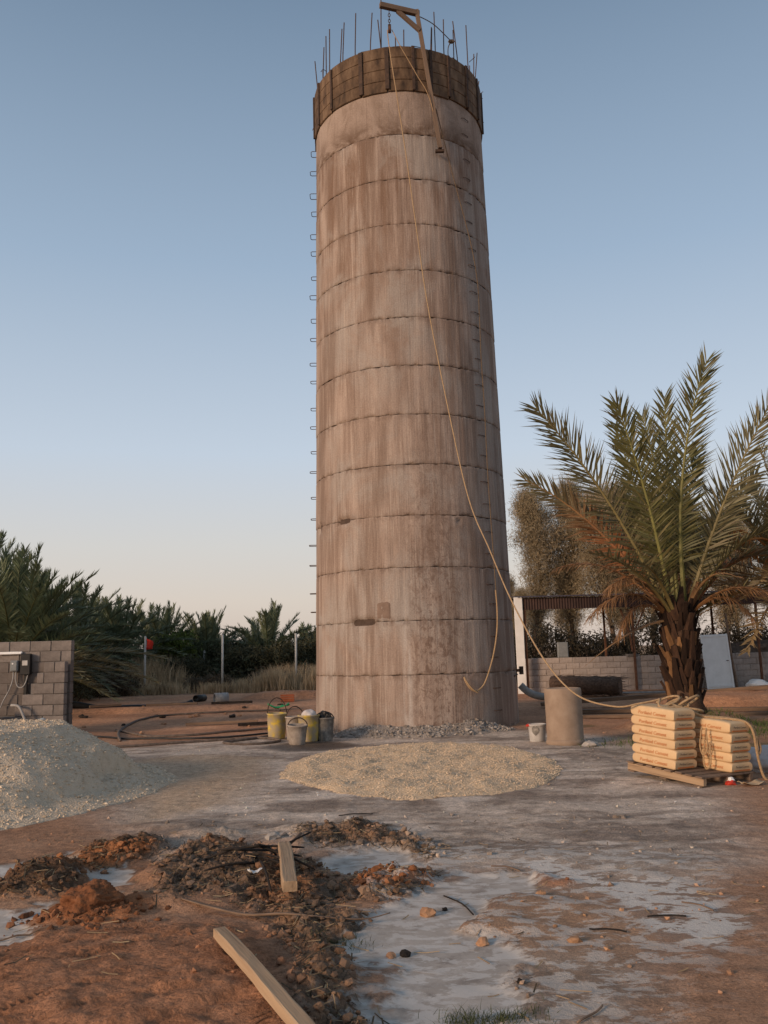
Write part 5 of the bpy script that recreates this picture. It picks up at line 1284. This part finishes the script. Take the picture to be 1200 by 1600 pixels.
crumple('cement_sack', (-1.57, 17.3, gz(-1.57, 17.3) + .44), (.15, .15, .11), MT['sack'], 9, 'white sack stuffed into the yellow bucket', 'sack')
cr_ = crumple('rag', (-1.27, 17.4, gz(-1.27, 17.4) + .38), (.12, .12, .12), MT['black'], 3, 'black lump filling the inside of the dark grey bucket', 'rag', amp=.5)  # black lump placed in the bucket for its black inside
q = MB(); V = []; rr = .16
for i in range(13):
    for j in range(9):
        s, t = i / 12 * 2 - 1, j / 8 * 2 - 1
        az = R(-110) + s * .42 * math.sqrt(max(0, 1 - t * t * .9)); z = .19 + t * .075 + .02 * s * s
        rad_ = rr * (.80 + .22 * (z / .31)) + .006
        V.append((rad_ * math.cos(az), rad_ * math.sin(az), z))
q.add(V, [(i * 9 + j, i * 9 + j + 1, i * 9 + j + 10, i * 9 + j + 9) for i in range(12) for j in range(8)])
o = q.build('splash_stain', MT['darkbucket'], bk[5]); o.rotation_euler = (0, 0, -bk[5].rotation_euler[2])
crumple('flat_stone', (3.34, 15.05, gz(3.34, 15.05)), (.15, .10, .06), MT['greystone'], 11, 'flat grey stone lying at the foot of the drum', 'stone', .2, 1, .4)

# ------------------------------------------------------------------ pallet, cement bags, rope
Fc0 = Vector((3.60, 10.48, gz(3.60, 10.48) + .005)); ea = Vector((.56, -.83, -.085)).normalized(); eb0 = Vector((.83, .56, -.03))
ez = ea.cross(eb0).normalized(); eb = ez.cross(ea)
PM = Matrix((ea, eb, ez)).transposed().to_4x4(); PM.translation = Fc0
pal = empty('wooden_pallet', (0, 0, 0), 0, 'rough timber pallet carrying two stacks of cement bags', 'pallet'); pal.matrix_world = PM
for y in (.05, .5, .95):
    MB().box((-.56, y, .055), (1.12, .06, .085), None, .005).build('stringer', MT['plank'] if y < .1 else MT['oldwood'], pal)
for i in range(8):
    x = -1.06 + i * .145; MB().box((x, .5, .109), (.095, 1.02 + random.uniform(-.02, .02), .020), rotz(random.uniform(-.015, .015)), .003).build('deck_board', MT['oldwood'], pal)
for x in (-1.05, -.56, -.06): MB().box((x, .5, .005), (.10, 1.0, .016), None, .003).build('bottom_board', MT['oldwood'], pal)
def bag_mesh(seed):
    g = random.Random(seed); nu, nv = 25, 17; L_, W_, H_ = .66, .40, .120
    def sp(i, n):
        s = i / (n - 1) * 2 - 1; return math.copysign(1 - (1 - abs(s)) ** 2.6, s)
    V, Fc = [], []
    off = Vector((g.uniform(0, 50), g.uniform(0, 50), 0))
    for side in (1, -1):
        for i in range(nu):
            for j in range(nv):
                u, v = sp(i, nu), sp(j, nv)
                e = max(0, (1 - abs(u) ** 16) * (1 - abs(v) ** 12))
                h = H_ / 2 * e ** .19 * (1.06 if side > 0 else .98)
                n_ = mnoise.noise(Vector((u * 1.8, v * 1.5, side)) + off)
                h *= 1 + .10 * n_
                x = L_ / 2 * u * (1 - .03 * (1 - v * v) * abs(u) ** 4) * (1 + .010 * mnoise.noise(Vector((v * 3, u, 3)) + off))
                y = W_ / 2 * v * (1 + .02 * mnoise.noise(Vector((u * 3, v, 7)) + off))
                V.append((x, y, side * h))
    N_ = nu * nv
    for s in (0, 1):
        for i in range(nu - 1):
            for j in range(nv - 1):
                a = s * N_ + i * nv + j; qd = (a, a + nv, a + nv + 1, a + 1)
                Fc.append(qd if s == 0 else qd[::-1])
    b = MB(); b.add(V, Fc); me = b.mesh('paper', True)
    return me
BAGM = [bag_mesh(s) for s in range(5)]
TXT = {}
def text_obj(txt, size, m_, parent, loc, rot):
    if (txt, size) not in TXT:
        cu = bpy.data.curves.new('lettering', 'FONT'); cu.body = txt; cu.size = size; cu.align_x = 'CENTER'; cu.align_y = 'CENTER'; cu.extrude = .0008; cu.shear = .15; cu.resolution_u = 2
        t = bpy.data.objects.new('lettering_source', cu)
        TXT[(txt, size)] = bpy.data.meshes.new_from_object(t)
        bpy.data.objects.remove(t)
    o = link('lettering', TXT[(txt, size)], m_, parent); o.location = loc; o.rotation_euler = rot
    return o
ORD = ['lowest', 'second', 'third', 'fourth', 'fifth', 'topmost']
def bag_stack(cx, cy, n, where, flip=False):
    z = .119
    for i in range(n):
        top = i == n - 1
        nm = 'topmost' if top else ORD[i] + ('' if i == 0 else ' from below')
        r_ = bpy.data.objects.new('cement_bag', None); C.objects.link(r_)
        tag(r_, f'tan paper cement bag, {nm} in the {where}', 'cement bag', 'cement bags on the pallet')
        dz = .1155
        M_ = PM @ Matrix.Translation((cx + random.uniform(-.014, .014) - .006 * i, cy + random.uniform(-.012, .012), z + dz / 2)) @ Matrix.Rotation(random.uniform(-.03, .03), 4, 'Z') @ Matrix.Rotation(random.uniform(-.012, .012), 4, 'X')
        r_.matrix_world = M_
        pp_ = link('paper', BAGM[(i + (2 if flip else 0)) % 5], MT['bag'], r_)
        if top: pp_.scale = (1, 1, 1.14); pp_.location = (0, 0, .006)
        text_obj('Portland Cement', .060, MT['print'], r_, (.0, -.2035, -.004), (math.pi / 2, 0, 0))
        MB().box((.3285, 0, -.030), (.003, .30, .016)).build('end_print', MT['print'], r_)
        text_obj('Portland Cement', .036, MT['printdark'], r_, (.3315, 0, .012), (math.pi / 2, 0, math.pi / 2))
        if top:
            q = MB(); q.tube([(.14 + .075 * math.cos(t), -.02 + .075 * math.sin(t), .0775) for t in np.linspace(0, 2 * math.pi, 25)], .009, 4, False, flat=.2)
            q.box((.14, -.02, .0775), (.07, .022, .002)); q.box((.14, -.02, .0780), (.022, .085, .002))
            q.build('emblem', MT['printdark'], r_)
        z += dz
    return z
zl = bag_stack(-.72, .23, 6, 'taller stack')
zr = bag_stack(-.34, .765, 5, 'shorter stack', True)
def pw(x, y, z): return PM @ Vector((x, y, z))
rope('draped_rope', [(3.40, 11.2, .975), pw(-.70, .12, zl + .02), pw(-.60, .36, zl + .025), pw(-.50, .50, zl - .03), pw(-.45, .62, zr + .04), pw(-.30, .74, zr + .03), pw(-.12, .86, zr + .03), pw(-.02, .92, zr - .01), pw(.03, .95, zr - .12), pw(.04, .99, .40), pw(.05, 1.04, .22), pw(.08, 1.10, .05), pw(.16, 1.16, .0)], .017, MT['rope'], 'thick tan rope draped over both bag stacks down to the ground')
rope('second_rope', [pw(-.78, .52, zr + .06), pw(-.6, .62, zr + .03), pw(-.42, .8, zr + .03), pw(-.2, .9, zr + .025), pw(-.03, .97, zr - .03), pw(.03, 1.02, .52), pw(.05, 1.06, .40), pw(.04, 1.03, .33), pw(.045, 1.0, .42), pw(.035, .99, .55)], .016, MT['rope'], 'second tan rope hanging in a loop at the end of the shorter stack')
coil = empty('rope_coil', tuple(pw(-.78, .62, zr - .02)), 0, 'tangled coil of tan rope between the two bag stacks', 'rope')
g = random.Random(8)
for i in range(9):
    rx, ry = g.uniform(.10, .2), g.uniform(.07, .14); c = Vector((g.uniform(-.14, .14), g.uniform(-.12, .12), .03 + i * .022)); ph = g.uniform(0, 6)
    tl = Matrix.Rotation(g.uniform(-.8, .8), 3, 'X') @ Matrix.Rotation(g.uniform(-.6, .6), 3, 'Y')
    MB().tube([c + tl @ Vector((rx * math.cos(t + ph), ry * math.sin(t + ph), 0)) for t in np.linspace(0, 2 * math.pi * .93, 18)], .016, 6).build('turn', MT['rope'], coil, True)
for (dx, z0_, z1_) in ((.0, .52, .30), (.05, .36, .14)):
    Q = [pw(-.36 + dx, .47, z0_ + .1), pw(-.37 + dx, .455, (z0_ + z1_) / 2), pw(-.33 + dx, .45, z1_), pw(-.28 + dx, .455, z1_ + .03), pw(-.27 + dx, .46, (z0_ + z1_) / 2), pw(-.30 + dx, .47, z0_ + .1)]
    Q = [q_ - Vector(coil.location) for q_ in Q]
    MB().tube(catmull(Q, 6), .009, 6).build('loop', MT['rope'], coil, True)
# the sack, litter and card by the pallet
crumple('woven_sack', (4.95, 11.75, gz(4.95, 11.75)), (.42, .26, .20), MT['sack'], 6, 'pale woven sack lying beside the pallet', 'sack', -.3, 3, .3)
def scrap(name, x, y, sx, sy, m_, lab, cat, rot=0, seed=0, curl=.03, lift=.008):
    g = random.Random(seed); V, Fc, n = [], [], 6
    for i in range(n + 1):
        for j in range(n + 1):
            s, t = i / n * 2 - 1, j / n * 2 - 1
            k = 1 - .18 * mnoise.noise(Vector((s * 1.3 + seed, t * 1.3, 0)))
            V.append((s * sx * k, t * sy * k, lift + curl * (abs(s) ** 2) + curl * mnoise.noise(Vector((s * 2, t * 2, seed)))))
    for i in range(n):
        for j in range(n): a = i * (n + 1) + j; Fc.append((a, a + n + 1, a + n + 2, a + 1))
    b = MB(); b.add(V, Fc); o = b.build(name, m_, None, True); o.location = (x, y, gz(x, y) + .012); o.rotation_euler = (0, 0, rot)
    md = o.modifiers.new('thickness', 'SOLIDIFY'); md.thickness = .003
    return tag(o, lab, cat)
scrap('cardboard_scrap', 4.22, 10.62, .14, .08, MT['card'], 'torn tan cardboard scrap in front of the pallet corner', 'cardboard', .3, 1)
w = empty('wrapper', (4.02, 10.72, gz(4.02, 10.72)), .4, 'crumpled red and white wrapper beside the cardboard scrap', 'wrapper')
crumple('red_film', (0, 0, 0), (.06, .04, .035), MT['red'], 2, None, None, 0, 2, .5, w); crumple('white_film', (.03, .03, .03), (.05, .04, .035), MT['white'], 4, None, None, 0, 2, .5, w)
w = empty('wrapper', (4.40, 10.35, gz(4.40, 10.35)), .1, 'flat red and white wrapper lying alone on the red soil', 'wrapper')
crumple('red_film', (0, 0, 0), (.07, .035, .025), MT['red'], 8, None, None, 0, 2, .4, w); crumple('white_film', (.09, .0, .01), (.06, .05, .035), MT['white'], 6, None, None, 0, 2, .4, w)

scrap('paper_scrap', -1.02, 6.72, .05, .02, MT['white'], 'white paper scrap lying among the charred sticks', 'paper', .5, 5, .02, .05)
# ------------------------------------------------------------------ the left yard: posts, pipes, hoses
def post(x, y, zt, m_, lab, flag=False):
    r_ = empty('fence_post', (x, y, gz(x, y)), 0, lab, 'fence post', 'steel fence posts')
    h = zt - gz(x, y)
    MB().tube([(0, 0, -.1), (.01, 0, h)], .045, 10).build('pipe', m_, r_, True)
    MB().lathe([(.048, h - .02), (.05, h + .005), (.03, h + .02), (.005, h + .025)], 10).build('cap', m_, r_)
    return r_
MT['galv'] = mat('galvanised_pipe', [(.3, (.42, .40, .36)), (.7, (.56, .54, .50))], 6, rough=.6, bump=.05)
post(-9.76, 35.4, 2.52, MT['galv'], 'pale steel fence post flying a red rag')
post(-6.61, 35.2, 2.51, MT['galv'], 'pale steel fence post between the flagged post and the tower')
post(-3.8, 36.4, 2.51, MT['galv'], 'pale steel fence post right beside the tower')
post(-8.55, 41.0, 1.95, MT['galv'], 'thin distant fence post in the dry grass behind the others')
q = MB(); V = []
for i in range(6):
    for j in range(7):
        V.append((.05 + .05 * i + .02 * math.sin(j * .9), -.02 + .05 * math.sin(i * 1.3 + j * .4), -j * .075 * (1 - .06 * i) - .02 * i))
q.add(V, [(i * 7 + j, i * 7 + j + 1, i * 7 + j + 8, i * 7 + j + 7) for i in range(5) for j in range(6)])
fl_ = q.build('red_flag', MT['flagred'], None, True); fl_.location = (-9.74, 35.36, 2.45)
md = fl_.modifiers.new('thickness', 'SOLIDIFY'); md.thickness = .006
tag(fl_, 'small red rag tied to the top of a fence post', 'flag')
def offcut_pipe(x, y, r, l, az, m_, lab):
    o = empty('pipe_offcut', (x, y, gz(x, y)), az, lab, 'pipe'); prof_o, prof_i = [], []
    q = MB(); n = 20; V, Fc = [], []
    for k, (xx, rr_) in enumerate(((-l / 2, r * .86), (-l / 2, r), (l / 2, r), (l / 2, r * .86), (-l / 2 + .001, r * .855))):
        for i in range(n): a_ = 2 * math.pi * i / n; V.append((xx, rr_ * math.cos(a_), r + rr_ * math.sin(a_)))
    for k in range(4):
        for i in range(n): Fc.append((k * n + i, k * n + (i + 1) % n, k * n + n + (i + 1) % n, k * n + n + i))
    q.add(V, Fc); q.build('pipe', m_, o, True)
    return o
offcut_pipe(-5.22, 27.6, .17, .42, .45, MT['greypipe'], 'short grey pipe offcut lying on the bare earth')
offcut_pipe(-6.15, 28.9, .11, .5, 1.2, MT['black'], 'black pipe end lying by the trench')
ground_tube('black_pipe', [(-11.5, 27.2), (-9.0, 27.75), (-7.4, 27.95), (-6.2, 28.15)], .11, MT['black'], 'long black pipe lying along the trench', 'pipe', .16, 4)
ground_tube('long_hose', [(-5.52, 18.3), (-5.9, 19.4), (-6.3, 21.2), (-6.45, 22.8), (-6.2, 23.9), (-5.85, 24.3), (-4.8, 24.5), (-3.6, 24.7), (-3.0, 24.6)], .030, MT['hose'], 'dusty hose sweeping from the gravel heap towards the buckets', 'hose')
ground_tube('return_hose', [(-6.2, 20.2), (-5.3, 19.2), (-4.4, 19.0), (-3.6, 19.4), (-2.9, 19.9), (-2.4, 20.1)], .028, MT['hose'], 'brown hose lying across the middle of the left yard', 'hose')
ground_tube('coiled_hose', [(-2.35, 18.3), (-2.8, 17.6), (-3.2, 17.2), (-2.8, 16.75), (-2.25, 16.9), (-2.15, 17.4), (-2.6, 17.8), (-3.5, 17.7), (-4.6, 17.3), (-5.3, 17.1)], .026, MT['hose'], 'hose curled in a ring beside the tall yellow bucket', 'hose')
ground_tube('black_cable', [(-6.4, 18.8), (-5.0, 18.6), (-3.9, 18.2), (-3.0, 18.5), (-2.3, 19.1)], .022, MT['black'], 'thin black cable crossing between the hoses', 'cable')
for i, (x, y, l, az, m_, lab) in enumerate([(-6.4, 26.2, 1.5, .05, 'oldwood', 'grey board lying near the trench'), (-4.6, 26.0, 1.2, -.05, 'char', 'dark stick lying behind the hoses'), (-4.0, 21.3, 1.7, .12, 'oldwood', 'rough pole lying between the hoses and the tower'), (-3.0, 20.9, 1.1, .3, 'char', 'charred pole end lying beside the tower'), (-8.3, 26.0, .9, .5, 'oldwood', 'broken board lying at the end of the black pipe')]):
    o = beam('ground_timber', (x - l / 2 * math.cos(az), y - l / 2 * math.sin(az), gz(x, y) + .05), (x + l / 2 * math.cos(az), y + l / 2 * math.sin(az), gz(x, y) + .06), .10, .07, MT[m_], None); tag(o, lab, 'timber')
scrap('green_tarp', -3.1, 24.9, .28, .18, MT['green'], 'crumpled green plastic sheet behind the tall yellow bucket', 'sheet', .2, 3, .10, .06)
oc = empty('orange_crate', (-3.2, 28.0, gz(-3.2, 28.0)), .1, 'broken orange plastic crate lying beside the tower', 'crate')
MB().box((0, 0, .02), (.42, .30, .02)).build('base', MT['orange'], oc)
for (x, y, sx, sy) in ((0, -.15, .42, .015), (0, .15, .42, .015), (-.21, 0, .015, .30), (.21, 0, .015, .30)):
    for z in (.06, .13, .20): MB().box((x, y, z), (sx, sy, .045)).build('slat', MT['orange'], oc)
for i in range(26):   # lumps of rubble in the left yard
    x, y = random.uniform(-8.5, -2.6), random.uniform(19.5, 27.5); s = random.uniform(.03, .09)
    crumple('rubble_lump', (x, y, gz(x, y)), (s * 1.3, s, s * .7), MT['stone'] if i % 3 else MT['char'], i, None, None, i, 1, .5)
    o = C.objects[-1]; tag(o, 'lump of earth and rubble strewn over the left yard', 'lump', 'rubble lumps in the left yard')

# ------------------------------------------------------------------ the foreground: planks, sticks, stones
def plank(name, a, b_, w, d, m_, lab, seed=1):
    za, zb = gz(*a), gz(*b_)
    q = MB(); n = 14; V, Fc = [], []; ln = math.hypot(b_[0] - a[0], b_[1] - a[1]); g = random.Random(seed)
    for i in range(n + 1):
        x = -ln / 2 + ln * i / n; e = .012 if i in (0, n) else 0
        for sy, sz_ in ((-1, -1), (-.86, -1.0), (.86, -1), (1, -.9), (1, .8), (.84, 1), (-.84, 1), (-1, .8)):
            V.append((x + (e if i == 0 else -e) * abs(sz_), sy * (w / 2 - e * .3) + g.uniform(-.002, .002) + .006 * math.sin(i * .4), sz_ * (d / 2 - e * .3) + g.uniform(-.002, .002)))
    for i in range(n):
        for k in range(8): Fc.append((i * 8 + k, i * 8 + (k + 1) % 8, i * 8 + 8 + (k + 1) % 8, i * 8 + 8 + k))
    Fc += [tuple(range(7, -1, -1)), tuple(range(n * 8, n * 8 + 8))]
    q.add(V, Fc); o = q.build(name, m_)
    x = Vector((b_[0] - a[0], b_[1] - a[1], zb - za)).normalized(); y = Vector((0, 0, 1)).cross(x).normalized(); z = x.cross(y)
    o.matrix_world = Matrix.Translation((Vector((a[0], a[1], za)) + Vector((b_[0], b_[1], zb))) / 2 + Vector((0, 0, d * .46))) @ Matrix((x, y, z)).transposed().to_4x4()
    return tag(o, lab, 'plank')
pk = plank('timber_plank', (-1.0, 5.24), (-.24, 3.72), .075, .055, MT['plank'], 'long pale sawn timber lying across the red soil')
pk.location.z += .03
nl = MB().tube([(0, 0, 0), (.0, 0, .05), (.02, 0, .08)], .003, 5).build('bent_nail', MT['darksteel'], pk); nl.location = (.72, .02, .036)
pk = plank('timber_offcut', (-.87, 7.25), (-.68, 6.05), .10, .075, MT['plank'], 'short thick timber offcut beside the burnt sticks', 4)
pk.location.z += .075
SP = [(-1.44, 6.24), (-1.2, 6.06), (-.95, 5.92), (-.7, 5.83), (-.45, 5.78), (-.2, 5.76), (-.03, 5.79)]
zst = max(gz(x, y) for x, y in SP) + .004
P(MB().tube(catmull([(x, y, zst - .012 * (i % 3)) for i, (x, y) in enumerate(SP)], 4), [.008 + .013 * math.sin(math.pi * min(1, (i + 3) / 24)) for i in range(25)], 7, True, .45).build('dry_palm_stalk', MT['oldwood'], None, True), 'long flat grey palm stalk lying across the mulch', 'stalk')
STK = [((-1.15, 7.1, .03), (-.75, 6.75, .08)), ((-1.1, 7.25, .12), (-.6, 7.0, .03)), ((-1.2, 6.95, .10), (-.75, 7.45, .06)), ((-1.0, 6.9, .03), (-.85, 6.35, .03)), ((-1.35, 7.15, .05), (-.7, 7.2, .12)), ((-1.05, 7.1, .10), (-.95, 7.45, .04)), ((-1.25, 7.3, .03), (-.8, 6.85, .13)), ((-1.5, 7.3, .06), (-1.05, 7.05, .10)), ((-1.0, 7.5, .05), (-.7, 7.85, .12)), ((-1.05, 6.95, .02), (-1.4, 6.75, .06))]
for a, b_ in STK:
    A_ = Vector((a[0], a[1], gz(a[0], a[1]) + a[2])); B2 = Vector((b_[0], b_[1], gz(b_[0], b_[1]) + b_[2])); m_ = (A_ + B2) / 2 + Vector((random.uniform(-.03, .03), random.uniform(-.03, .03), .02))
    P(MB().tube(catmull([A_, m_, B2], 4), [.010] * 4 + [.008] * 4 + [.004], 6).build('charred_stick', MT['char'], None, True), 'charred stick in the heap of burnt wood', 'stick', 'charred sticks of the burnt heap')
P(MB().tube(catmull([(-.80, 7.95, gz(-.80, 7.95) + .02), (-.86, 7.75, gz(-.86, 7.75) + .07), (-.95, 7.5, gz(-.95, 7.5) + .03)], 4), .012, 6).build('forked_twig', MT['oldwood']), 'pale twig leaning over the burnt heap', 'twig')
TW = [((.34, 6.35), (.50, 5.90), 'char', 'thin dark twig lying across the slurry'), ((.05, 7.05), (.35, 6.85), 'oldwood', 'tan twig at the edge of the far puddle'), ((1.85, 5.95), (1.98, 5.75), 'oldwood', 'brown stick lying in the white splash'), ((1.55, 5.68), (1.78, 5.66), 'char', 'short black twig lying in the white splash'), ((.75, 7.05), (.95, 6.9), 'oldwood', 'short brown stick beside the red clods'), ((1.15, 5.5), (1.35, 5.42), 'char', 'small dark twig on the tan soil'), ((.95, 4.35), (.8, 4.2), 'oldwood', 'pale twig beside the grass tuft'), ((-2.6, 5.55), (-2.1, 5.75), 'oldwood', 'dry stalk along the left puddle edge'), ((-.55, 9.3), (-.2, 9.35), 'char', 'dark twig on the dusty ground before the aggregate')]
for a, b_, m_, lab in TW:
    ground_tube('twig', [a, ((a[0] + b_[0]) / 2 + .03, (a[1] + b_[1]) / 2 + .02), b_], .0055, MT[m_], lab, 'twig', .012, 4, 5)
ST = [(.21, 5.94, .055, 'stone', 'rounded orange stone sitting alone in the slurry'), (.50, 5.36, .045, 'stone', 'small orange stone at the edge of the tan soil'), (-.03, 5.19, .03, 'stone', 'small red pebble lying beside a dark one in the slurry'), (.05, 5.2, .032, 'char', 'small dark lump in the slurry beside a red pebble'), (.33, 6.05, .022, 'char', 'tiny black chip lying in the slurry'), (-.42, 8.75, .06, 'greystone', 'pale stone on the grey ground before the aggregate'), (-.28, 5.55, .04, 'stone', 'pinkish stone beside the long palm stalk'), (-1.05, 8.0, .07, 'greystone', 'pale lump capping the orange soil mound'), (.62, 4.72, .02, 'char', 'tiny dark pebble on the pale drying slurry')]
for i, (x, y, s, m_, lab) in enumerate(ST):
    crumple('stone', (x, y, gz(x, y) - s * .15), (s * .95, s * .8, s * .7), MT[m_], i + 3, lab, 'stone', i, 1, .5)
crumple('red_clod', (-2.02, 6.12, gz(-2.02, 6.12) - .05), (.20, .15, .12), mat('red_clod_earth', [(.25, (.12, .046, .021)), (.6, (.22, .092, .042)), (.85, (.27, .135, .072))], 8, rough=1, bump=.9, bscale=30, dist=.02), 5, 'large rust-red clod of earth beside the left puddle', 'clod', .4, 4, .30)
bpy.context.view_layer.update()
